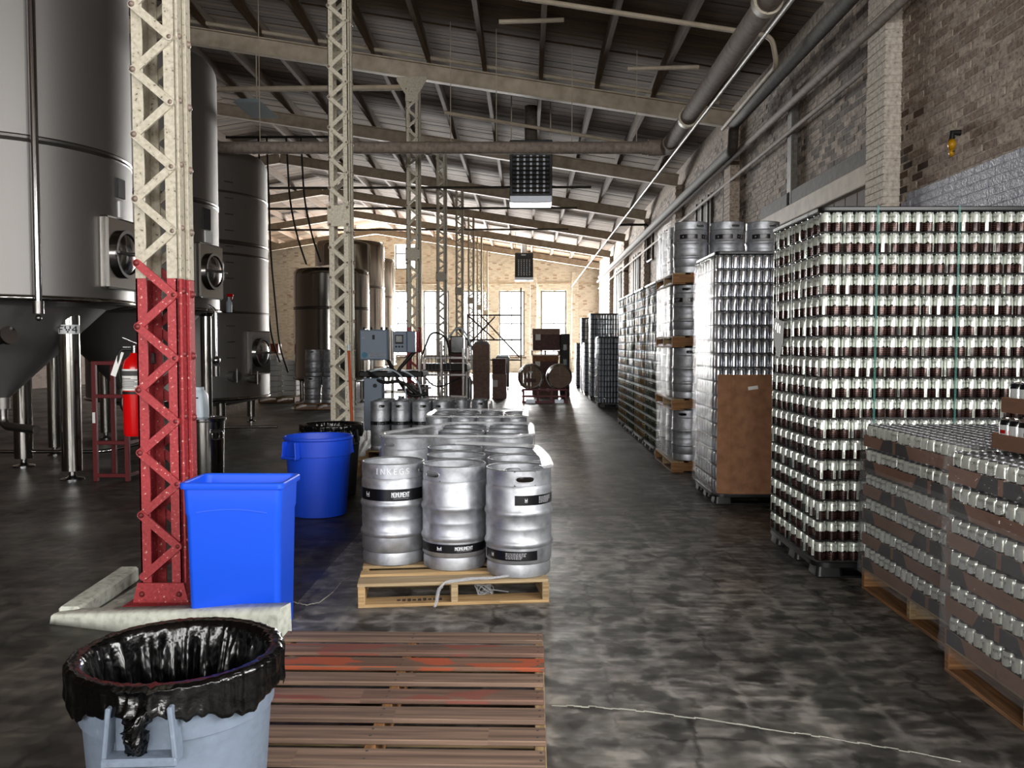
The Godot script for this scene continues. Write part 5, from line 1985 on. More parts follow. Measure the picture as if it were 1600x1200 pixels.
func build_far_pallets() -> void:
	# four tall pallets of green and gold cans along the wall
	var green := can_mesh(M.can_green, M.can_dark, 10)
	var gold := can_mesh(M.can_gold, M.can_dark, 10)
	var silver := can_mesh(M.can_packed, M.can_dark, 10)
	for p in 4:
		var z := 10.95 + 1.16 * p
		var c := V(1.63, 0.106, z)
		var wx := 12 * CP
		var dz := 18 * RP + 0.01
		var where: String = "%s green pallet past keg tower" % ORD[p + 1]
		plastic_pallet("black plastic pallet under the " + where, Vector3(c.x + wx / 2, 0, c.z - dz / 2), wx + 0.02, dz + 0.02)
		can_block("green_can", c, 12, 18, 17, green if p % 2 == 0 else gold,
			func(_l, k, i): return i == 0 and k % 2 == 0 and (p < 1 or p == 1 and k < 14),
			func(l, k, _i): return "%s can, %s, %s layer up, %s row back" % ["green" if p % 2 == 0 else "gold", where, ORD[l + 1], ORD[k / 2 + 1]],
			"can", "green and gold cans along the aisle", "packed %s cans on the %s" % ["green" if p % 2 == 0 else "gold", where], 1)
		for l in range(0, 17):
			var s := sh()
			s.box(Vector3.ZERO, Vector3(wx + 0.02, 0.003, dz + 0.02))
			tag(obj("tier_sheet", s, M.sheet, null, Vector3(c.x + wx / 2, c.y + l * LP - 0.001, c.z - dz / 2)), "tier sheet under the %s layer of the %s" % [ORD[l + 1], where], "sheet", "tier sheets between can layers")
		top_frame("black frame on top of the " + where, c, wx, dz, c.y + 17 * LP)
		for k in 2:
			strap("strap down the aisle side of the %s, %s one" % [where, "nearer" if k == 0 else "farther"], [Vector3(c.x - 0.01, 0.07, c.z - 0.3 - 0.45 * k), Vector3(c.x - 0.014, 2.2, c.z - 0.3 - 0.45 * k)], Vector3.BACK)
	var s := sh()
	s.box(V(1.615, 1.44, 12.75), Vector3(0.004, 0.16, 0.09), 0.0)
	tag(obj("paper_tag", s, M.paper), "small white paper tag on the green can pallets", "tag")
	# farther pallets, some wrapped
	for e in [[19.5, 12, 1.1, 13, 1, "half-height wrapped pallet past the green cans"], [22.0, 17, 1.1, 12, 0, "dark tall pallet behind the half-height one"], [24.2, 11, 1.0, 12, 1, "short wrapped pallet farther along the wall"], [25.6, 17, 1.1, 12, 0, "second dark tall pallet along the wall"], [28.2, 11, 1.0, 12, 1, "farthest short wrapped pallet by the wall"]]:
		var c := V(1.62, 0.106, e[0])
		var wx: float = 14 * CP
		var dz: float = e[3] * RP + 0.01
		plastic_pallet("black pallet under the " + e[5], Vector3(c.x + wx / 2, 0, c.z - dz / 2), wx + 0.02, dz + 0.02)
		var rest := []
		for l in e[1]:
			for k in e[3]:
				for i in 14:
					if k > 0 and i > 0: continue
					rest.append(Transform3D(Basis(Vector3.UP, 0), Vector3(c.x + 0.033 + i * CP + (CP / 2 if k % 2 else 0.0), c.y + l * LP, c.z - 0.033 - k * RP)))
		tag(many("packed_can_mass", silver, rest), "rows of packed silver cans on the " + e[5], "can", "", "stuff")
		for l in range(0, e[1]):
			s = sh()
			s.box(Vector3.ZERO, Vector3(wx + 0.02, 0.005, dz + 0.02))
			tag(obj("tier_sheet", s, M.rubber, null, Vector3(c.x + wx / 2, c.y + l * LP - 0.0015, c.z - dz / 2)), "tier sheet under the %s layer of the %s" % [ORD[l + 1], e[5]], "sheet", "tier sheets between can layers")
		top_frame("black frame on top of the " + e[5], c, wx, dz, c.y + e[1] * LP)
		if e[4] == 1:
			s = sh()
			film_shell(s, PackedVector2Array([Vector2(c.x + 0.12, c.z + 0.02), Vector2(c.x - 0.03, c.z - 0.04), Vector2(c.x - 0.03, c.z - dz)]), 0.12, 0.106 + e[1] * LP, false, 80, 0.02, 16)
			tag(obj("stretch_film", s, M.film_white), "white stretch film on the corner of the " + e[5], "film", "stretch film")
	s = sh()
	s.box(V(3.1, 2.75, 20.4), Vector3(0.75, 0.07, 0.06), 0.01)
	tag(obj("wall_sign", s, M.paper), "small pale strip board above the far can pallets", "sign")


func hull_of(kl: Array, r: float) -> PackedVector2Array:
	var pts := PackedVector2Array()
	for k in kl:
		for n in 24:
			pts.append(Vector2(k.x, k.z) + Vector2.from_angle(TAU * n / 24.0) * r)
	var h := Geometry2D.convex_hull(pts)
	if h.size() > 1 and h[0].is_equal_approx(h[h.size() - 1]): h.remove_at(h.size() - 1)
	# turn the same way as lathe rings: angle measured from +z towards +x
	var area := 0.0
	for i in h.size():
		var a := h[i]
		var b := h[(i + 1) % h.size()]
		area += a.x * b.y - b.x * a.y
	if area > 0: h.reverse()
	return h


func lip(s: Shape, path: PackedVector2Array, closed: bool, y: float, inward: float) -> void:  # film folded in over the top edge
	var rings := []
	var f := FastNoiseLite.new()
	f.seed = 9
	f.frequency = 3.0
	for r in 5:
		var ring := PackedVector3Array()
		for i in path.size():
			var p0 := path[(i + path.size() - 1) % path.size()] if closed or i > 0 else path[i]
			var p1 := path[(i + 1) % path.size()] if closed or i < path.size() - 1 else path[i]
			var tn := (p1 - p0).normalized()
			var nrm := Vector2(-tn.y, tn.x)
			var w := inward * (1.0 + 0.5 * f.get_noise_2d(path[i].x * 3, path[i].y * 3))
			var q := path[i] - nrm * w * r / 4.0 * -1.0
			q = path[i] + nrm * (-w * r / 4.0)
			ring.append(Vector3(q.x, y + 0.012 * sin(r * 0.9) + 0.006 * f.get_noise_2d(i * 2.0, r * 3.0), q.y))
		rings.append(ring)
	s.loft(rings, closed, 80.0, 4.0)


func build_kegs() -> void:
	# front pallet
	var y := 0.131
	var fp := wood_pallet("pale wooden pallet under the nearest kegs, torn film on its front", V(-0.46, 0, 5.2), deg_to_rad(6.8), 1.03, 1.219, 7, 0.09, [M.pine0, M.pine1, M.pine2], [M.pine2, M.pine0, M.pine1])
	var s := sh()
	for k in 9:
		s.box(Vector3(-0.30 + k * 0.028, 0.0196, 0.545 + rng.randf_range(-0.006, 0.006)), Vector3(0.018, 0.0006, 0.03 + 0.01 * (k % 3)))
	obj("stencil_mark", s, M.door_wood, fp)
	var a := [Vector3(-0.79, y, -5.08), Vector3(-0.419, y, -4.975), Vector3(-0.045, y, -4.83), Vector3(-0.44, y, -5.365), Vector3(-0.055, y, -5.215), Vector3(-0.09, y, -5.60), Vector3(-0.48, y, -5.75)]
	var kinds := ["full_high", "full_low", "full_short", "full_plain", "full_low", "full_plain", "full_high"]
	var names := ["nearest pallet's left keg with embossed lettering and a high black band", "nearest pallet's middle keg with a low black band", "nearest pallet's right keg with short black stickers", "second-row keg behind the middle keg of the nearest pallet", "second-row keg behind the right keg of the nearest pallet", "third-row keg at the right of the nearest pallet", "third-row keg in the middle of the nearest pallet"]
	var turns := [-1.75, -0.70, 0.21, 1.0, 2.0, 2.6, 0.4]
	for i in a.size():
		var o := put_keg(kinds[i], a[i], turns[i], names[i], "kegs on the nearest pallet")
		if i == 0:
			# raised letters on the top ring
			var n := 0
			for ch in "INKEGS":
				var tm := TextMesh.new()
				tm.text = ch
				tm.font_size = 24
				tm.pixel_size = 0.0019
				tm.depth = 0.004
				tm.curve_step = 1.0
				var ft := SystemFont.new()
				ft.font_names = PackedStringArray(["Droid Sans"])
				tm.font = ft
				var ang := deg_to_rad(-22.0 + n * 11.5) + 1.75
				var l := obj("embossed_letter", tm, M.emboss, o, Vector3(sin(ang) * 0.1815, 0.548, cos(ang) * 0.1815), ang)
				l.material_override = M.emboss
				n += 1
	var path := hull_of(a, 0.197)
	# film stays on the right and back only
	var open := PackedVector2Array()
	var start := 0
	for i in path.size():
		if path[i].y > -4.70 and path[i].x > 0.02: start = i
	for i in path.size():
		var p := path[(start + i) % path.size()]
		open.append(p)
		if p.y < -5.85 and p.x < -0.45: break
	s = sh()
	film_shell(s, open, y + 0.03, y + 0.612, false, 11, 0.006, 12)
	var fm := tag(obj("stretch_film", s, M.film), "clear stretch film on the right side of the nearest kegs", "film", "stretch film") as MeshInstance3D
	s = sh()
	lip(s, open, false, y + 0.60, 0.06)
	obj("folded_edge", s, M.film_edge, fm)
	# torn film on the pallet
	s = sh()
	var pts := [V(-0.10, 0.145, 4.66), V(-0.22, 0.142, 4.62), V(-0.34, 0.142, 4.60), V(-0.44, 0.138, 4.55), V(-0.47, 0.10, 4.53), V(-0.475, 0.055, 4.525), V(-0.485, 0.015, 4.52)]
	var strip := arcs(pts, 0.05, 3)
	for k in 4:
		var moved := []
		for i in strip.size(): moved.append(strip[i] + Vector3(0.006 * sin(i * 1.7 + k * 2.0), 0.004 * cos(i * 1.1 + k), 0.007 * sin(i * 0.9 + k * 1.3)))
		s.tube(moved, 0.0065, 6)
	tag(obj("film_strip", s, M.film_white), "torn twisted strip of film hanging over the front of the nearest pallet", "film strip")
	s = sh()
	for k in 9:
		var q := []
		for n in 14:
			var t := TAU * n / 11.0 + k
			q.append(V(-0.235 + 0.055 * cos(t + k * 0.7) * (0.6 + 0.05 * k), 0.055 + 0.03 * sin(t * 1.3 + k), 4.72 + 0.02 * sin(t + k * 1.9)))
		s.tube(q, 0.0016, 5)
	s.tube([V(-0.20, 0.05, 4.73), V(-0.14, 0.04, 4.74), V(-0.10, 0.04, 4.72)], 0.004, 5)
	tag(obj("film_tangle", s, M.film_white), "tangle of clear plastic string inside the nearest pallet's right opening", "string")
	# second pallet, wrapped
	wood_pallet("wooden pallet under the second, film-wrapped row of kegs", V(-0.53, 0, 6.86), 0.0, 1.1, 1.219, 7, 0.09, [M.pine1, M.pine_dark], [M.pine_dark])
	var b := []
	for r in 3:
		for i in 3:
			if i == 0 and r > 0: continue
			var p := Vector3(-0.91 + 0.388 * i, y, -(6.46 + 0.39 * r))
			b.append(p)
			put_keg("full_plain" if (r + i) % 2 else "full_low", p, rng.randf() * 6.0, "film-wrapped keg on the second pallet, %s row, %s from its left" % [ORD[r + 1], ORD[i + 1]], "kegs wrapped on the second pallet")
	path = hull_of(b, 0.197)
	s = sh()
	film_shell(s, path, y + 0.0, y + 0.612, true, 12, 0.010, 12)
	fm = tag(obj("stretch_film", s, M.film), "clear stretch film round the second pallet of kegs", "film", "stretch film") as MeshInstance3D
	s = sh()
	film_shell(s, path, y + 0.44, y + 0.60, true, 15, 0.014, 6)
	obj("second_wrap", s, M.film_dense, fm)
	s = sh()
	lip(s, path, true, y + 0.605, 0.05)
	obj("folded_edge", s, M.film_edge, fm)
	s = sh()
	s.lathe([[0.1885, 0.02], [0.1885, 0.50]], 12, Vector3(-0.91, y, -6.46), 30.0, -100.0, -72.0)
	tag(obj("blue_sleeve", s, M.blue_round), "narrow blue sleeve on the corner keg of the second pallet", "sleeve")
	# third pallet: slim kegs
	wood_pallet("wooden pallet under the wrapped slim kegs", V(-0.47, 0, 8.5), 0.0, 1.016, 1.219, 7, 0.09, [M.pine1, M.pine_dark], [M.pine_dark])
	var c := []
	for r in 4:
		for i in 4:
			var p := Vector3(-0.84 + 0.243 * i, y, -(8.12 + 0.243 * r))
			c.append(p)
			put_keg("slim_plain", p, rng.randf() * 6.0, "slim keg wrapped on the third pallet, %s row, %s from its left" % [ORD[r + 1], ORD[i + 1]], "slim kegs wrapped on the third pallet")
	path = hull_of(c, 0.126)
	s = sh()
	film_shell(s, path, y + 0.0, y + 0.612, true, 13, 0.010, 12)
	fm = tag(obj("stretch_film", s, M.film), "clear stretch film round the third pallet of slim kegs", "film", "stretch film") as MeshInstance3D
	s = sh()
	lip(s, path, true, y + 0.605, 0.05)
	obj("folded_edge", s, M.film_edge, fm)
	# loose slim kegs with black bands by the second column
	wood_pallet("wooden pallet under the banded slim kegs near the second column", V(-1.42, 0, 10.85), 0.0, 1.05, 1.0, 7, 0.09, [M.pine1, M.pine_dark], [M.pine_dark])
	for r in 3:
		for i in 4:
			put_keg("slim_band", Vector3(-1.79 + 0.253 * i, y, -(10.5 + 0.25 * r)), rng.randf_range(-0.6, 0.6), "black-banded slim keg near the second column, %s row, %s from the left" % [ORD[r + 1], ORD[i + 1]], "black-banded slim kegs")
	for r in 2:
		for i in 3:
			put_keg("slim_band", V(-1.25 + 0.27 * i, 0.0, 12.9 + 0.27 * r), rng.randf_range(-1, 1), "slim keg standing on the floor behind the banded ones, %s row, %s from the left" % [ORD[r + 1], ORD[i + 1]], "slim kegs on the floor")


# ---------------------------------------------------------------- bins

func round_bin(label: String, at: Vector3, turn: float, R: float, r: float, H: float, m: Material, handles: Array) -> Node3D:
	var o := thing("round_bin", label, "bin", at, turn, "round plastic bins")
	var s := sh()
	var cy := H * 0.76
	var rc := lerpf(r, R, 0.76)
	s.lathe([[0.0, 0.012], [r - 0.03, 0.012], [r - 0.02, 0.0], [r, 0.006], [rc, cy], [rc + 0.008, cy + 0.004], [R, H - 0.028], [R + 0.006, H - 0.026], [R + 0.014, H - 0.02], [R + 0.014, H - 0.004], [R + 0.009, H], [R - 0.002, H], [R - 0.006, H - 0.006], [r - 0.008, 0.02], [0.0, 0.016]], 64, Vector3.ZERO, 22.0)
	obj("bin_body", s, m, o)
	for a in handles:
		s = sh()
		s.xf = Transform3D(Basis(Vector3.UP, deg_to_rad(a)), Vector3.ZERO)
		var z := lerpf(r, R, 0.88) + 0.012
		for sg in [-1.0, 1.0]:
			s.bar(Vector3(sg * 0.070, H - 0.03, z + 0.012), Vector3(sg * 0.082, H - 0.155, z + 0.014), 0.012, 0.05, Vector3.BACK, 0.003)
		s.bar(Vector3(-0.088, H - 0.158, z + 0.018), Vector3(0.088, H - 0.158, z + 0.018), 0.055, 0.022, Vector3.UP, 0.005)
		var h := obj("grip", s, m, o)
		s = sh()
		s.xf = Transform3D(Basis(Vector3.UP, deg_to_rad(a)), Vector3.ZERO)
		s.box(Vector3(0, H - 0.095, z - 0.008), Vector3(0.14, 0.11, 0.01), 0.003)
		obj("grip_recess", s, m, h)
	return o


func bag_liner(parent: Node3D, R: float, r: float, H: float, knot: float, sd: int) -> MeshInstance3D:
	var f := FastNoiseLite.new()
	f.seed = sd
	f.frequency = 1.0
	f.fractal_octaves = 3
	var k := deg_to_rad(knot)
	var prof := [[R + 0.017, H - 0.090], [R + 0.022, H - 0.08], [R + 0.020, H - 0.05], [R + 0.022, H - 0.02], [R + 0.022, H + 0.002], [R + 0.012, H + 0.012], [R - 0.004, H + 0.010], [R - 0.016, H - 0.004], [R - 0.022, H - 0.05], [R - 0.035, H - 0.15], [R - 0.055, H - 0.26], [r - 0.03, 0.14], [r * 0.6, 0.08], [0.0, 0.07]]
	var s := sh()
	s.grid(func(u: float, v: float) -> Vector3:
		var a := u * TAU
		var q := v * (prof.size() - 1)
		var i := mini(int(q), prof.size() - 2)
		var t := q - i
		var rad: float = lerpf(prof[i][0], prof[i + 1][0], t)
		var y: float = lerpf(prof[i][1], prof[i + 1][1], t)
		var ca := Vector2(cos(a), sin(a))
		var inner := smoothstep(0.5, 0.72, v)
		# pleats run downwards; deeper inside, tight over the rim, gathered at the knot
		var d: float = absf(wrapf(a - k, -PI, PI))
		var near := exp(-d * d / 0.10)
		var pl := f.get_noise_3d(ca.x * 5.5, ca.y * 5.5, y * 1.2) * (0.008 + 0.05 * inner) + f.get_noise_3d(ca.x * 14.0, ca.y * 14.0, y * 4.0) * (0.006 + 0.008 * inner + 0.012 * near)
		rad += -absf(pl) * smoothstep(1.0, 0.95, v) if v > 0.45 else absf(pl) * 1.3 + 0.012 * absf(f.get_noise_2d(ca.x * 4.0, ca.y * 4.0 + 7.0))
		if v < 0.35:
			y += 0.035 * f.get_noise_2d(ca.x * 2.5 + 9.0, ca.y * 2.5) * (1.0 - v / 0.35) + near * 0.045 * (1.0 - v / 0.35)
			rad += near * (0.016 + 0.008 * sin(v * 20.0))
		return Vector3(rad * sin(a), y, rad * cos(a)), 200, 46, true)
	var o := obj("bag_liner", s, M.bag, parent)
	# twisted knot hanging over the grip
	s = sh()
	var base := Vector3(sin(k), 0, cos(k))
	var side := Vector3(cos(k), 0, -sin(k))
	s.grid(func(u: float, v: float) -> Vector3:
		var a := u * TAU
		var c := base * (R + 0.030 + 0.016 * sin(v * 6.0)) + Vector3(0, H - 0.035 - 0.16 * v, 0) + side * (0.012 - 0.026 * v)
		var rad := 0.030 * (1.0 - 0.55 * v * v) * (1.0 + 0.5 * f.get_noise_3d(cos(a) * 4.0, sin(a) * 4.0, v * 9.0)) * (0.75 if absf(v - 0.28) < 0.07 else 1.0)
		if v > 0.98 or v < 0.01: rad = 0.001
		return c + (side * cos(a) + base * sin(a)) * rad + Vector3(0, 0.01 * sin(a * 2.0 + v * 5.0), 0), 28, 26, true)
	obj("bag_knot", s, M.bag, o)
	return o


func build_bins() -> void:
	# grey bin with a black bag, close to the camera
	var g := round_bin("grey round bin with black bag liner, closest to the camera", V(-0.925, 0, 2.25), 0.0, 0.245, 0.205, 0.585, M.grey_plastic, [4.0, 184.0])
	bag_liner(g, 0.245, 0.205, 0.585, 2.0, 5)
	# tall square blue bin
	var q := thing("square_bin", "tall bright blue square bin at the foot of the nearest column", "bin", V(-1.405, 0, 4.215))
	var s := sh()
	var ring := func(w: float, d: float, y: float) -> PackedVector3Array: return rrect(w, d, 0.03, y, 5)
	s.loft([ring.call(0.02, 0.02, 0.01), ring.call(0.41, 0.25, 0.01), ring.call(0.42, 0.26, 0.0), ring.call(0.43, 0.27, 0.012), ring.call(0.456, 0.292, 0.58), ring.call(0.466, 0.302, 0.60), ring.call(0.474, 0.308, 0.715), ring.call(0.498, 0.332, 0.717), ring.call(0.502, 0.336, 0.722), ring.call(0.502, 0.336, 0.742), ring.call(0.494, 0.328, 0.747), ring.call(0.466, 0.300, 0.747), ring.call(0.458, 0.292, 0.740), ring.call(0.41, 0.25, 0.02), ring.call(0.02, 0.02, 0.02)], true, 24.0)
	obj("bin_body", s, M.blue, q)
	s = sh()
	for i in 12:
		var a := lerpf(-0.2, 0.2, i / 12.0)
		var b := lerpf(-0.2, 0.2, (i + 1) / 12.0)
		var ya := 0.605 + 0.016 * cos(a / 0.2 * PI / 2)
		var yb := 0.605 + 0.016 * cos(b / 0.2 * PI / 2)
		s.bar(Vector3(a * 0.85, ya, 0.153), Vector3(b * 0.85, yb, 0.153), 0.007, 0.005, Vector3.BACK)
	obj("front_rib", s, M.blue, q)
	# round blue bin and the black-bagged bin behind it
	round_bin("round blue bin with moulded grips, left of the kegs", V(-1.73, 0, 7.12), -0.03, 0.272, 0.225, 0.655, M.blue_round, [-33.0, 147.0])
	var d := round_bin("dark grey round bin with black bag behind the round blue bin", V(-1.83, 0, 8.05), 0.0, 0.265, 0.22, 0.66, M.dark_plastic, [48.0, 228.0])
	bag_liner(d, 0.265, 0.22, 0.66, 200.0, 8)
	# broom leaning on the second column
	var br := thing("broom", "orange-handled broom leaning against the second column", "broom", Vector3.ZERO)
	s = sh()
	s.tube([V(-1.86, 0.22, 9.2), V(-1.985, 1.34, 9.62)], 0.016, 10)
	obj("handle", s, M.orange, br)
	s = sh()
	s.tube([V(-1.985, 1.34, 9.62), V(-1.993, 1.41, 9.65)], 0.012, 10)
	obj("handle_tip", s, M.white_plastic, br)
	s = sh()
	s.box(V(-1.85, 0.19, 9.18), Vector3(0.32, 0.05, 0.07), 0.01)
	obj("brush_block", s, M.pine1, br)
	s = sh()
	for i in 40:
		s.bar(V(-2.0 + i * 0.0077, 0.17, 9.18 + 0.03 * sin(i * 2.4)), V(-2.01 + i * 0.0082, 0.0, 9.16 + 0.05 * sin(i * 2.4)), 0.005, 0.005)
	obj("bristles", s, M.pine_dark, br).set_meta("kind", "stuff")
	# steel can with a white jug on its lid
	var c := thing("steel_can", "tall stainless can with wire handles right of the nearest column", "can", V(-2.98, 0, 7.95))
	s = sh()
	s.lathe([[0.0, 0.0], [0.145, 0.0], [0.15, 0.01], [0.168, 0.70], [0.178, 0.705], [0.180, 0.715], [0.175, 0.72]], 40, Vector3.ZERO, 30.0)
	obj("can_body", s, M.tank_shiny, c)
	s = sh()
	s.lathe([[0.184, 0.712], [0.186, 0.73], [0.17, 0.738], [0.05, 0.742], [0.0, 0.742]], 40, Vector3.ZERO, 30.0)
	obj("lid", s, M.chrome, c)
	for a in [-35.0, 55.0]:
		s = sh()
		s.xf = Transform3D(Basis(Vector3.UP, deg_to_rad(a)), Vector3.ZERO)
		s.tube(arcs([Vector3(-0.06, 0.62, 0.165), Vector3(-0.06, 0.60, 0.185), Vector3(-0.06, 0.54, 0.18), Vector3(0.06, 0.54, 0.18), Vector3(0.06, 0.60, 0.185), Vector3(0.06, 0.62, 0.165)], 0.02, 3), 0.006, 8)
		s.box(Vector3(0, 0.615, 0.166), Vector3(0.15, 0.03, 0.01), 0.003)
		obj("wire_handle", s, M.chrome, c)
	var j := thing("white_jug", "white plastic jug standing on the stainless can's lid", "jug", V(-3.06, 0.742, 7.92))
	s = sh()
	s.loft([rrect(0.19, 0.19, 0.03, 0.0), rrect(0.20, 0.20, 0.04, 0.02), rrect(0.19, 0.19, 0.04, 0.20), rrect(0.15, 0.15, 0.05, 0.245), rrect(0.14, 0.14, 0.05, 0.25), rrect(0.14, 0.14, 0.05, 0.275), rrect(0.02, 0.02, 0.009, 0.28)], true, 40.0)
	obj("jug_body", s, M.white_plastic, j)
	s = sh()
	s.box(Vector3(0.05, 0.18, 0.098), Vector3(0.025, 0.012, 0.004))
	obj("mark", s, M.screen, j)
	# fire extinguisher on the nearest column
	var e := thing("fire_extinguisher", "red fire extinguisher hung on the left side of the nearest column", "extinguisher", V(-2.155, 0.90, 4.72))
	s = sh()
	s.lathe([[0.0, 0.0], [0.058, 0.004], [0.066, 0.02], [0.066, 0.38], [0.055, 0.42], [0.028, 0.445], [0.022, 0.46]], 32, Vector3.ZERO, 50.0)
	obj("cylinder", s, M.red_gloss, e)
	s = sh()
	s.lathe([[0.0668, 0.255], [0.0668, 0.372]], 24, Vector3.ZERO, 30.0, -110.0, 80.0)
	var lb := obj("instruction_label", s, M.paper_print, e)
	s = sh()
	s.lathe([[0.0674, 0.256], [0.0674, 0.371]], 6, Vector3.ZERO, 30.0, -90.0, -68.0)
	obj("yellow_stripe", s, M.yellow, lb)
	s = sh()
	s.lathe([[0.068, 0.235], [0.068, 0.25]], 32)
	obj("belt", s, M.rubber, e)
	s = sh()
	s.lathe([[0.022, 0.455], [0.022, 0.50], [0.0, 0.505]], 16)
	s.bar(Vector3(0.03, 0.505, 0), Vector3(-0.06, 0.545, 0.01), 0.022, 0.008, Vector3.UP, 0.002)
	s.bar(Vector3(0.02, 0.49, 0), Vector3(-0.06, 0.492, 0.01), 0.02, 0.008, Vector3.UP, 0.002)
	obj("valve_lever", s, M.chrome, e)
	s = sh()
	s.tube(arcs([Vector3(-0.01, 0.48, 0.02), Vector3(-0.07, 0.48, 0.03), Vector3(-0.085, 0.38, 0.02), Vector3(-0.08, 0.30, 0.0)], 0.05), 0.010, 8)
	obj("hose", s, M.rubber, e)
	s = sh()
	s.xf = Transform3D(Basis(Vector3.BACK, -0.35), Vector3(-0.085, 0.40, 0.03))
	s.box(Vector3(0, 0, 0), Vector3(0.03, 0.14, 0.003))
	obj("inspection_tag", s, M.paper, e)
	s = sh()
	s.box(Vector3(0.085, 0.43, 0), Vector3(0.05, 0.06, 0.03), 0.004)
	obj("bracket", s, M.dull_steel, e)
	# dark red stand behind the column
	var st := thing("red_stand", "dark red welded steel stand behind the nearest column", "stand", V(-4.28, 0, 9.0))
	for x in [-0.165, 0.165]:
		for z in [-0.2, 0.2]:
			s = sh()
			s.box(Vector3(x, 0.62, z), Vector3(0.045, 1.24, 0.045), 0.004)
			obj("leg", s, M.dark_red, st)
	for yy in [0.06, 0.40, 0.88, 1.22]:
		s = sh()
		s.box(Vector3(0, yy, 0.2), Vector3(0.30, 0.04, 0.03), 0.004)
		obj("cross_bar", s, M.dark_red, st)
		s = sh()
		s.box(Vector3(0.165, yy, 0), Vector3(0.03, 0.04, 0.37), 0.004)
		obj("side_bar", s, M.dark_red, st)
	s = sh()
	s.box(Vector3(-0.165, 0.66, 0.225), Vector3(0.028, 0.11, 0.004))
	obj("tag_plate", s, M.paper, st)
	# steel funnel at the far left edge
	s = sh()
	s.tube([V(-5.10, 1.42, 8.05), V(-4.87, 1.49, 8.02)], 0.06, 16)
	s.tube([V(-4.87, 1.49, 8.02), V(-4.83, 1.50, 8.0)], 0.085, 16)
	tag(obj("steel_fitting", s, M.chrome), "short stainless pipe fitting at the left edge below the nearest fermenter", "fitting")


func build_foreground() -> void:
	# red-stained pallet lying flat
	var o := wood_pallet("weathered red-stained pallet lying empty on the floor in front", V(-0.50, 0, 3.17), deg_to_rad(-0.5), 1.135, 1.21, 8, 0.101, [M.old0, M.old1, M.old2, M.old0, M.old1, M.old0, M.old0, M.old0], [M.pine1, M.pine_dark, M.pine1], "wooden pallets")
	for k in 8:
		for sx in [-0.545, 0.0, 0.545]:
			var s := sh()
			for e in [-0.025, 0.025]:
				s.lathe([[0.005, 0.0], [0.0045, 0.001], [0.0, 0.0014]], 8, Vector3(sx + 0.006 * sin(k * 3.0), 0.131, lerpf(-0.549, 0.549, k / 7.0) + e))
			obj("nail_head", s, M.frame, o)
	# concrete kerb round the column's pit
	var k := thing("kerb", "low pale concrete kerb boxing in the foot of the nearest column", "kerb", Vector3.ZERO, 0, "", "structure")
	var s := sh()
	var f0 := V(-2.40, 0, 4.25)
	var f1 := V(-1.145, 0, 3.89)
	var dir := (f1 - f0).normalized()
	var back := Vector3(dir.z, 0, -dir.x)
	if back.z > 0: back = -back
	var prof := func(p: Vector3, h: float) -> PackedVector3Array:
		return PackedVector3Array([p, p + Vector3(0, h * 0.85, 0) + back * 0.01, p + Vector3(0, h, 0) + back * 0.03, p + Vector3(0, h, 0) + back * 0.12, p + back * 0.13])
	var rings := []
	for i in 13:
		var t := i / 12.0
		rings.append(prof.call(f0.lerp(f1, t), lerpf(0.045, 0.19, t)))
	s.loft(rings, true, 20.0)
	var e1: PackedVector3Array = rings[12]
	for i in range(1, 4):
		s.tri(e1[0], e1[i], e1[i + 1], dir, dir, dir, Vector2.ZERO, Vector2.ZERO, Vector2.ZERO)
	e1 = rings[0]
	for i in range(1, 4):
		s.tri(e1[0], e1[i], e1[i + 1], -dir, -dir, -dir, Vector2.ZERO, Vector2.ZERO, Vector2.ZERO)
	obj("front_kerb", s, M.kerb_white, k)
	s = sh()
	s.bar(V(-2.34, 0.02, 4.32), V(-2.36, 0.045, 5.05), 0.11, 0.09, Vector3.UP, 0.012)
	obj("side_kerb", s, M.kerb_white, k)
	s = sh()
	s.box(V(-1.95, 0.003, 4.66), Vector3(0.62, 0.016, 0.5), 0.004)
	obj("footing", s, M.concrete, k)


# ---------------------------------------------------------------- the far half of the hall

func carton(label: String, at: Vector3, size: Vector3, m: Material, lid: Material, turn := 0.0, sticker := true) -> void:
	var o := thing("carton", label, "carton", at, turn, "cartons in the far half of the hall")
	var s := sh()
	s.box(Vector3(0, size.y * 0.5 - 0.01, 0), Vector3(size.x - 0.012, size.y - 0.02, size.z - 0.012), 0.006)
	obj("box_body", s, m, o)
	s = sh()
	s.box(Vector3(0, size.y - 0.08, 0), Vector3(size.x, 0.16, size.z), 0.006)
	obj("lid", s, lid, o)
	if sticker:
		s = sh()
		s.box(Vector3(-size.x * 0.3, size.y * 0.62, size.z / 2 - 0.004), Vector3(0.14, 0.18, 0.004))
		obj("sticker", s, M.paper_print, o)


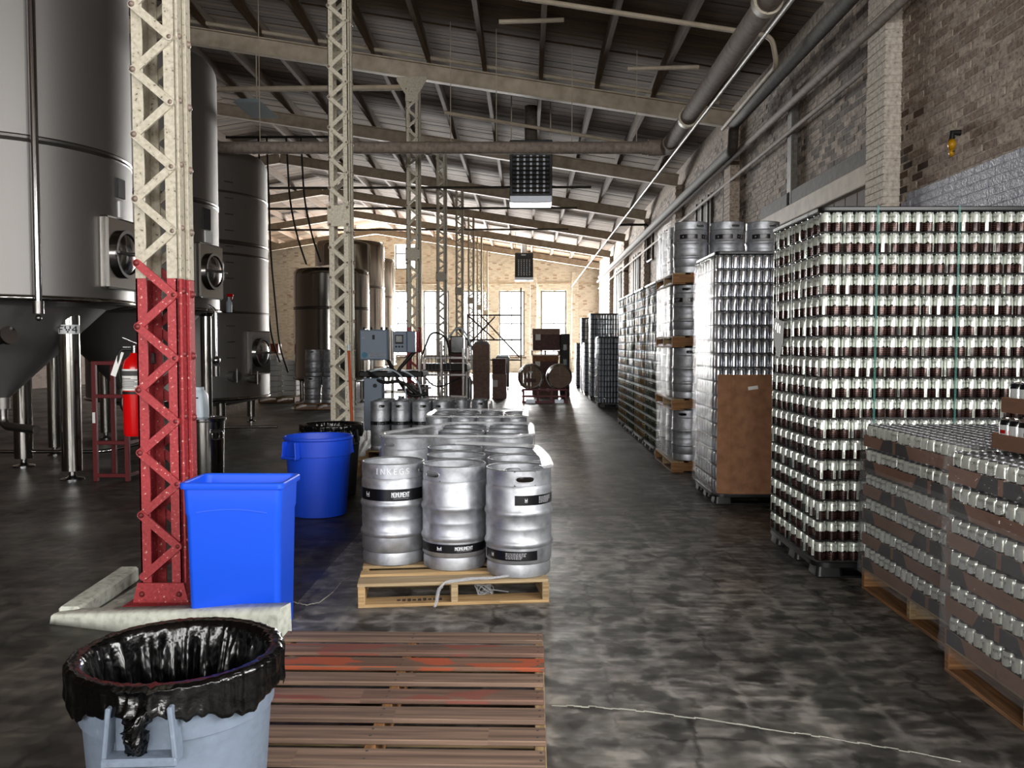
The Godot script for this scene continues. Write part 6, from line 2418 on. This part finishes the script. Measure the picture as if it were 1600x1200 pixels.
func build_background() -> void:
	var s: Shape
	# wine barrels on a red rack
	var rk := thing("barrel_rack", "red steel rack holding two wine barrels in the aisle", "rack", V(0.44, 0, 21.0))
	for x in [-0.52, -0.17, 0.17, 0.52]:
		s = sh()
		s.box(Vector3(x, 0.17, 0), Vector3(0.05, 0.34, 0.05), 0.005)
		obj("post", s, M.rack_red, rk)
	for yy in [0.03, 0.17, 0.33]:
		s = sh()
		s.box(Vector3(0, yy, 0.03), Vector3(1.1, 0.05, 0.03), 0.005)
		obj("rail", s, M.rack_red, rk)
	for x in [-0.54, 0.54, -0.1, 0.1]:
		s = sh()
		s.box(Vector3(x, 0.30, -0.35), Vector3(0.05, 0.05, 0.75), 0.005)
		obj("side_rail", s, M.rack_red, rk)
	for x in [-0.35, 0.35]:
		s = sh()
		s.box(Vector3(x, 0.05, 0.05), Vector3(0.22, 0.09, 0.02), 0.004)
		obj("fork_plate", s, M.zinc, rk)
	for i in 2:
		var x := [0.10, 0.80][i] as float
		var b := thing("barrel", ["left oak barrel with a dark label on its head", "right oak barrel with a plain pale head"][i], "barrel", V(x, 0.635, 21.0), 0, "oak barrels on the red rack")
		var R := 0.325
		var prof := []
		for n in 13:
			var t := n / 12.0
			prof.append([R - 0.055 * pow(absf(t - 0.5) * 2.0, 2.0), t * 0.9 - 0.85])
		var xf := Transform3D(Basis(Vector3.RIGHT, PI / 2), Vector3.ZERO)
		for n in 24:
			s = sh()
			s.xf = xf
			s.lathe(prof, 1, Vector3.ZERO, 60.0, n * 15.0 - 180.0, n * 15.0 - 165.4)
			obj("stave", s, M.oak, b)
		for t in [0.02, 0.14, 0.30, 0.70, 0.86, 0.98]:
			s = sh()
			s.xf = xf
			var rr: float = R - 0.055 * pow(absf(t - 0.5) * 2.0, 2.0) + 0.004
			s.lathe([[rr, t * 0.9 - 0.85 - 0.02], [rr + 0.003, t * 0.9 - 0.85], [rr, t * 0.9 - 0.85 + 0.02]], 32)
			obj("hoop", s, M.weld, b)
		for n in 6:
			s = sh()
			var hw := 0.27 / 3.0
			var x0 := -0.27 + n * hw
			var poly := PackedVector2Array()
			var full := PackedVector2Array()
			for k in 32: full.append(Vector2.from_angle(TAU * k / 32.0) * 0.268)
			for pg in Geometry2D.intersect_polygons(full, PackedVector2Array([Vector2(x0 + 0.001, -0.3), Vector2(x0 + hw - 0.001, -0.3), Vector2(x0 + hw - 0.001, 0.3), Vector2(x0 + 0.001, 0.3)])): poly = pg
			s.shift = Vector2(n, 0)
			s.prism(poly, 0.0, 0.02)
			obj("head_board", s, M.oak, b)
		if i == 0:
			s = sh()
			s.box(Vector3(0.0, -0.08, 0.022), Vector3(0.26, 0.10, 0.004))
			obj("label_panel", s, M.card_dark, b)
			s = sh()
			s.box(Vector3(0.0, 0.12, 0.022), Vector3(0.09, 0.04, 0.004))
			obj("chalk_mark", s, M.paper, b)
	# cartons on pallets behind the barrels
	carton("lower dark red-brown carton behind the barrels", V(0.52, 0.6, 24.3), Vector3(0.72, 0.52, 0.8), M.card_dark, M.card)
	carton("upper dark red-brown carton with pale lid behind the barrels", V(0.54, 1.27, 24.3), Vector3(0.76, 0.60, 0.8), M.card_dark, M.card_brown)
	wood_pallet("wooden pallet between the two dark cartons behind the barrels", V(0.52, 1.13, 24.3), 0.0, 0.78, 0.8, 7, 0.07, [M.card], [M.pine1], "wooden pallets")
	carton("tall base carton hidden behind the barrels under the dark cartons", V(0.52, 0.0, 24.3), Vector3(0.74, 0.59, 0.8), M.card_brown, M.card_brown, 0.0, false)
	var tb := thing("tool_chest", "black upright case beside the stacked dark cartons", "case", V(1.05, 0, 24.0))
	s = sh()
	s.box(Vector3(0, 0.86, 0), Vector3(0.26, 1.72, 0.6), 0.02)
	obj("case_body", s, M.rubber, tb)
	for yy in [0.5, 0.95, 1.35]:
		s = sh()
		s.box(Vector3(0, yy, 0.305), Vector3(0.10, 0.16, 0.01), 0.003)
		obj("panel", s, M.screen, tb)
	# tall cartons left of the aisle
	var tc := thing("tall_carton", "tall brown carton closed with a ribbed cap, left of the aisle", "carton", V(-1.19, 0, 22.8))
	s = sh()
	s.box(Vector3(0, 0.36, 0), Vector3(0.42, 0.72, 0.45), 0.006)
	obj("lower_box", s, M.card_brown, tc)
	s = sh()
	s.box(Vector3(0, 1.08, 0), Vector3(0.43, 0.71, 0.46), 0.006)
	obj("upper_box", s, M.card_brown, tc)
	s = sh()
	s.lathe([[0.22, 1.43], [0.2, 1.48], [0.1, 1.53], [0.0, 1.54]], 12)
	obj("cap", s, M.zinc, tc)
	carton("small dark carton set on the low brown carton by the aisle", V(-0.73, 0.66, 22.9), Vector3(0.36, 0.40, 0.4), M.card_dark, M.card_dark, 0.0, false)
	carton("low brown carton beside the tall capped carton", V(-0.72, 0.0, 22.9), Vector3(0.38, 0.655, 0.45), M.card_brown, M.card_brown)
	carton("dark carton behind the lattice columns, left of the tall capped carton", V(-1.80, 0.0, 22.6), Vector3(0.45, 1.55, 0.5), M.card_dark, M.card_dark, 0.0, false)
	var gc := thing("gas_cylinder", "slim pale gas cylinder between the cartons", "cylinder", V(-1.49, 0, 22.6))
	s = sh()
	s.lathe([[0.0, 0.0], [0.055, 0.0], [0.06, 0.02], [0.06, 0.5], [0.03, 0.57], [0.02, 0.6], [0.0, 0.6]], 16)
	obj("cylinder_body", s, M.zinc, gc)
	# tall light frame with braces by the end windows
	var fr := thing("scaffold", "light braced steel frame standing before the end windows", "frame", V(-1.1, 0, 30.0))
	for e in [[-0.95, 0.0, -0.95, 2.5], [0.9, 0.0, 0.9, 3.4], [-0.95, 2.45, 0.9, 2.45], [-0.95, 1.6, 0.9, 1.6], [-0.95, 2.45, 0.0, 1.6], [0.0, 2.4, -0.95, 1.4], [-0.95, 0.9, 0.9, 0.9], [-0.5, 2.45, 0.85, 1.0]]:
		s = sh()
		s.bar(Vector3(e[0], e[1], 0), Vector3(e[2], e[3], 0), 0.05, 0.05, Vector3.BACK, 0.006)
		obj("tube", s, M.dull_steel, fr)
	s = sh()
	s.bar(Vector3(-1.25, 2.0, 0.2), Vector3(-0.35, 0.7, 0.2), 0.09, 0.05, Vector3.BACK, 0.01)
	obj("chute", s, M.dull_steel, fr)
	var mb := thing("machine_box", "dark machine on castors under the braced steel frame", "machine", V(-0.75, 0, 27.0))
	s = sh()
	s.box(Vector3(0, 0.58, 0), Vector3(0.42, 0.95, 0.4), 0.02)
	obj("machine_body", s, M.screen, mb)
	s = sh()
	s.box(Vector3(0, 1.08, 0), Vector3(0.36, 0.06, 0.36), 0.01)
	obj("top", s, M.zinc, mb)
	for x in [-0.17, 0.17]:
		s = sh()
		s.tube([Vector3(x - 0.02, 0.05, 0.15), Vector3(x + 0.02, 0.05, 0.15)], 0.05, 12)
		obj("castor", s, M.rubber, mb)
	# control cabinets and washer behind the second column
	var cb := thing("control_cabinet", "larger blue-grey control cabinet with round teal emblem", "cabinet", V(-2.20, 1.19, 12.5))
	s = sh()
	s.box(Vector3(0, 0.22, 0), Vector3(0.41, 0.44, 0.2), 0.012)
	obj("cabinet_body", s, M.cabinet, cb)
	s = sh()
	s.box(Vector3(0, 0.22, 0.102), Vector3(0.385, 0.41, 0.016), 0.005)
	var dr := obj("cabinet_door", s, M.cabinet, cb)
	s = sh()
	s.box(Vector3(0.0, 0.33, 0.113), Vector3(0.035, 0.065, 0.014), 0.003)
	obj("lock", s, M.rubber, dr)
	s = sh()
	s.box(Vector3(-0.14, 0.32, 0.111), Vector3(0.04, 0.012, 0.004))
	obj("badge", s, M.screen, dr)
	s = sh()
	s.xf = Transform3D(Basis(Vector3.RIGHT, PI / 2), Vector3(-0.13, 0.075, 0.111))
	s.lathe([[0.042, 0.0], [0.042, 0.003], [0.0, 0.003]], 24)
	obj("emblem", s, M.teal, dr)
	s = sh()
	for k in 3: s.box(Vector3(0.045, 0.1 - k * 0.022, 0.111), Vector3(0.22 - 0.02 * k, 0.008, 0.003))
	obj("lettering_line", s, M.screen, dr)
	s = sh()
	for x in [-0.16, -0.05, 0.10, 0.17]: s.tube([Vector3(x, 0.44, 0), Vector3(x, 0.475, 0)], 0.016, 8)
	obj("cable_gland", s, M.rubber, cb)
	var c2 := thing("control_cabinet", "smaller grey control cabinet with square screen beside the red column", "cabinet", V(-1.80, 1.30, 12.6))
	s = sh()
	s.box(Vector3(-0.04, 0.155, 0), Vector3(0.2, 0.31, 0.16), 0.01)
	s.box(Vector3(0.12, 0.155, -0.01), Vector3(0.12, 0.31, 0.16), 0.01)
	obj("cabinet_body", s, M.cabinet, c2)
	s = sh()
	s.box(Vector3(-0.05, 0.19, 0.082), Vector3(0.12, 0.13, 0.01), 0.003)
	var scn := obj("screen_frame", s, M.rubber, c2)
	s = sh()
	s.box(Vector3(-0.05, 0.195, 0.088), Vector3(0.09, 0.09, 0.004))
	obj("screen_glass", s, M.screen, scn)
	for k in 3:
		s = sh()
		s.xf = Transform3D(Basis(Vector3.RIGHT, PI / 2), Vector3(-0.095 + 0.045 * k, 0.085, 0.08))
		s.lathe([[0.016, 0.0], [0.014, 0.016], [0.0, 0.018]], 12)
		obj("push_button", s, M.rubber, c2)
	var kw := thing("keg_washer", "keg washing machine with frame, hoses and black trough below the cabinets", "machine", V(-2.0, 0, 12.8))
	for e in [[-0.38, 0, 0.1, 1.65], [0.02, 0, 0.1, 1.7], [0.42, 0, 0.1, 1.3], [-0.38, 0, -0.5, 1.2], [0.42, 0, -0.5, 1.2]]:
		s = sh()
		s.box(Vector3(e[0], e[3] / 2.0, e[2]), Vector3(0.04, e[3], 0.04), 0.004)
		obj("post", s, M.tank_shiny, kw)
	s = sh()
	s.box(Vector3(0.0, 0.98, -0.2), Vector3(0.95, 0.10, 0.66), 0.02)
	obj("trough", s, M.rubber, kw)
	for yy in [0.3, 0.72]:
		s = sh()
		s.box(Vector3(0.02, yy, 0.1), Vector3(0.8, 0.04, 0.04), 0.004)
		obj("rail", s, M.tank_shiny, kw)
	s = sh()
	s.box(Vector3(-0.23, 0.55, 0.22), Vector3(0.27, 0.76, 0.2), 0.012)
	var lc := obj("lower_cabinet", s, M.cabinet, kw)
	s = sh()
	s.xf = Transform3D(Basis(Vector3.RIGHT, PI / 2), Vector3(-0.2, 0.82, 0.32))
	s.lathe([[0.03, 0.0], [0.028, 0.02], [0.0, 0.022]], 14)
	obj("knob", s, M.rubber, lc)
	var hp := [[[-0.3, 1.02, 0.15], [0.0, 1.08, 0.3], [0.22, 0.95, 0.32], [0.26, 0.55, 0.3], [0.2, 0.3, 0.2]], [[-0.1, 1.0, 0.1], [0.2, 1.05, 0.2], [0.42, 0.9, 0.25], [0.5, 0.5, 0.2], [0.45, 0.2, 0.1]]]
	for h in hp:
		s = sh()
		s.tube(arcs(h.map(func(p): return Vector3(p[0], p[1], p[2])), 0.25, 6), 0.012, 8)
		obj("pale_hose", s, M.white_plastic, kw)
	for h in [[[0.36, 1.32, 0.12], [0.12, 1.04, 0.2], [0.1, 0.9, 0.2]], [[-0.05, 1.2, 0.1], [0.05, 1.02, 0.2], [0.2, 0.98, 0.2]], [[-0.3, 1.0, 0.2], [-0.1, 0.85, 0.35], [0.2, 0.9, 0.35], [0.4, 0.7, 0.3]], [[0.1, 0.9, 0.1], [0.3, 0.65, 0.25], [0.55, 0.7, 0.2]]]:
		s = sh()
		s.tube(arcs(h.map(func(p): return Vector3(p[0], p[1], p[2])), 0.15, 5), 0.026, 10)
		obj("black_hose", s, M.rubber, kw)
	for h in [[0.30, 0.62], [0.48, 0.62], [0.12, 0.45]]:
		s = sh()
		s.tube([Vector3(h[0], 0.2, -0.1), Vector3(h[0], 0.2 + h[1], -0.1)], 0.05, 14)
		obj("pump_tube", s, M.chrome, kw)
	for e in [[0.30, 0.85, 0.62, 0.55], [0.28, 0.45, 0.66, 0.62], [0.1, 0.75, 0.6, 0.78]]:
		s = sh()
		s.bar(Vector3(e[0], e[1], 0.15), Vector3(e[2], e[3], 0.15), 0.03, 0.03, Vector3.UP, 0.004)
		obj("brace", s, M.dull_steel, kw)
	# wire cage and filling line behind the washer
	var cg := thing("wire_cage", "wire mesh cage standing behind the keg washer", "cage", V(-1.62, 0, 14.2))
	for k in 13:
		s = sh()
		s.tube([Vector3(-0.36 + k * 0.06, 0.0, 0), Vector3(-0.36 + k * 0.06, 1.25, 0)], 0.006, 6)
		obj("upright_wire", s, M.dull_steel, cg)
	for k in 6:
		s = sh()
		s.tube([Vector3(-0.38, 0.12 + k * 0.22, 0.01), Vector3(0.38, 0.12 + k * 0.22, 0.01)], 0.007, 6)
		obj("cross_wire", s, M.dull_steel, cg)
	var ln := thing("filling_line", "steel filling line frame with hoses between the lattice columns", "machine", V(-1.75, 0, 18.2))
	for x in [-0.45, 0.0, 0.45]:
		for z in [-0.5, 0.5]:
			s = sh()
			s.box(Vector3(x, 0.75, z), Vector3(0.05, 1.5 if x == 0.0 else 1.2, 0.05), 0.005)
			obj("post", s, M.weld, ln)
	for yy in [0.35, 0.8, 1.15]:
		s = sh()
		s.box(Vector3(0, yy, 0.5), Vector3(1.0, 0.05, 0.06), 0.006)
		obj("rail", s, M.weld, ln)
	s = sh()
	s.box(Vector3(0, 0.95, 0), Vector3(1.05, 0.16, 0.9), 0.02)
	obj("conveyor", s, M.rubber, ln)
	s = sh()
	s.box(Vector3(0.3, 1.42, 0.1), Vector3(0.28, 0.36, 0.3), 0.02)
	obj("motor_box", s, M.screen, ln)
	for h in [[[-0.4, 1.2, 0.5], [-0.2, 1.7, 0.55], [0.1, 1.6, 0.5], [0.2, 1.1, 0.5]], [[0.1, 1.5, 0.4], [0.35, 1.85, 0.4], [0.6, 1.5, 0.4], [0.62, 0.9, 0.4]], [[-0.45, 0.9, 0.55], [-0.1, 0.5, 0.7], [0.4, 0.75, 0.6]]]:
		s = sh()
		s.tube(arcs(h.map(func(p): return Vector3(p[0], p[1], p[2])), 0.25, 6), 0.018, 8)
		obj("hose", s, M.rubber if h[0][1] < 1.4 else M.white_plastic, ln)
	# dark kegs stacked before the polished tank
	for l in 2:
		for i in 2:
			put_keg("full_plain", V(-4.78 + 0.40 * i + (0.03 if l else 0.0), 0.12 + 0.60 * l, 19.2), 0.4 * i, "shaded steel keg before the polished tank, %s, %s" % ["upper" if l else "lower", "left" if i == 0 else "right"], "kegs before the polished tank")
	wood_pallet("wooden pallet under the four shaded kegs before the polished tank", V(-4.58, 0, 19.2), 0.0, 1.0, 0.9, 7, 0.09, [M.pine_dark], [M.pine_dark], "wooden pallets")
	# stacked flat white packs with a red box on top
	for p in 2:
		var x := [-6.32, -5.98][p] as float
		var z := [21.4, 21.9][p] as float
		for l in (8 if p == 0 else 7):
			s = sh()
			s.box(V(x, 0.195 + 0.13 * l, z), Vector3(0.36 if p == 0 else 0.34, 0.122, 0.5), 0.012)
			tag(obj("white_pack", s, M.paper), "flat white pack in the %s stack by the tanks, %s from the bottom" % ["left" if p == 0 else "right", ORD[l + 1]], "pack", "flat white packs stacked by the tanks")
	wood_pallet("pallet under the white packs beside the tanks", V(-6.15, 0, 21.6), 0.0, 0.9, 1.0, 7, 0.09, [M.pine1], [M.pine_dark], "wooden pallets")
	s = sh()
	s.box(V(-6.27, 1.33, 21.4), Vector3(0.27, 0.24, 0.3), 0.01)
	tag(obj("red_box", s, M.orange), "small orange-red box on top of the white packs", "box")
	# black hoses hanging from the roof
	var n := 0
	for e in [[-6.42, 20.8, 6.38, 1.0], [-6.22, 20.8, 6.38, 0.75], [-5.75, 20.8, 6.38, 3.35], [-5.4, 20.8, 6.38, 3.4]]:
		n += 1
		run("black hose hanging from the roof before the far left tanks, %s from the left" % ORD[n], "hanging_hose", [V(e[0], e[2], e[1]), V(e[0] + 0.06, (e[2] + e[3]) / 2, e[1]), V(e[0] + 0.25, e[3] + 0.6, e[1]), V(e[0] + 0.45, e[3], e[1])], 0.022, M.rubber, "hose", 0.5, 8)
	run("dark hanging rail carrying the black hoses", "hose_rail", [V(-7.2, 6.38, 20.8), V(-4.6, 6.38, 20.8)], 0.03, M.rubber, "rail")
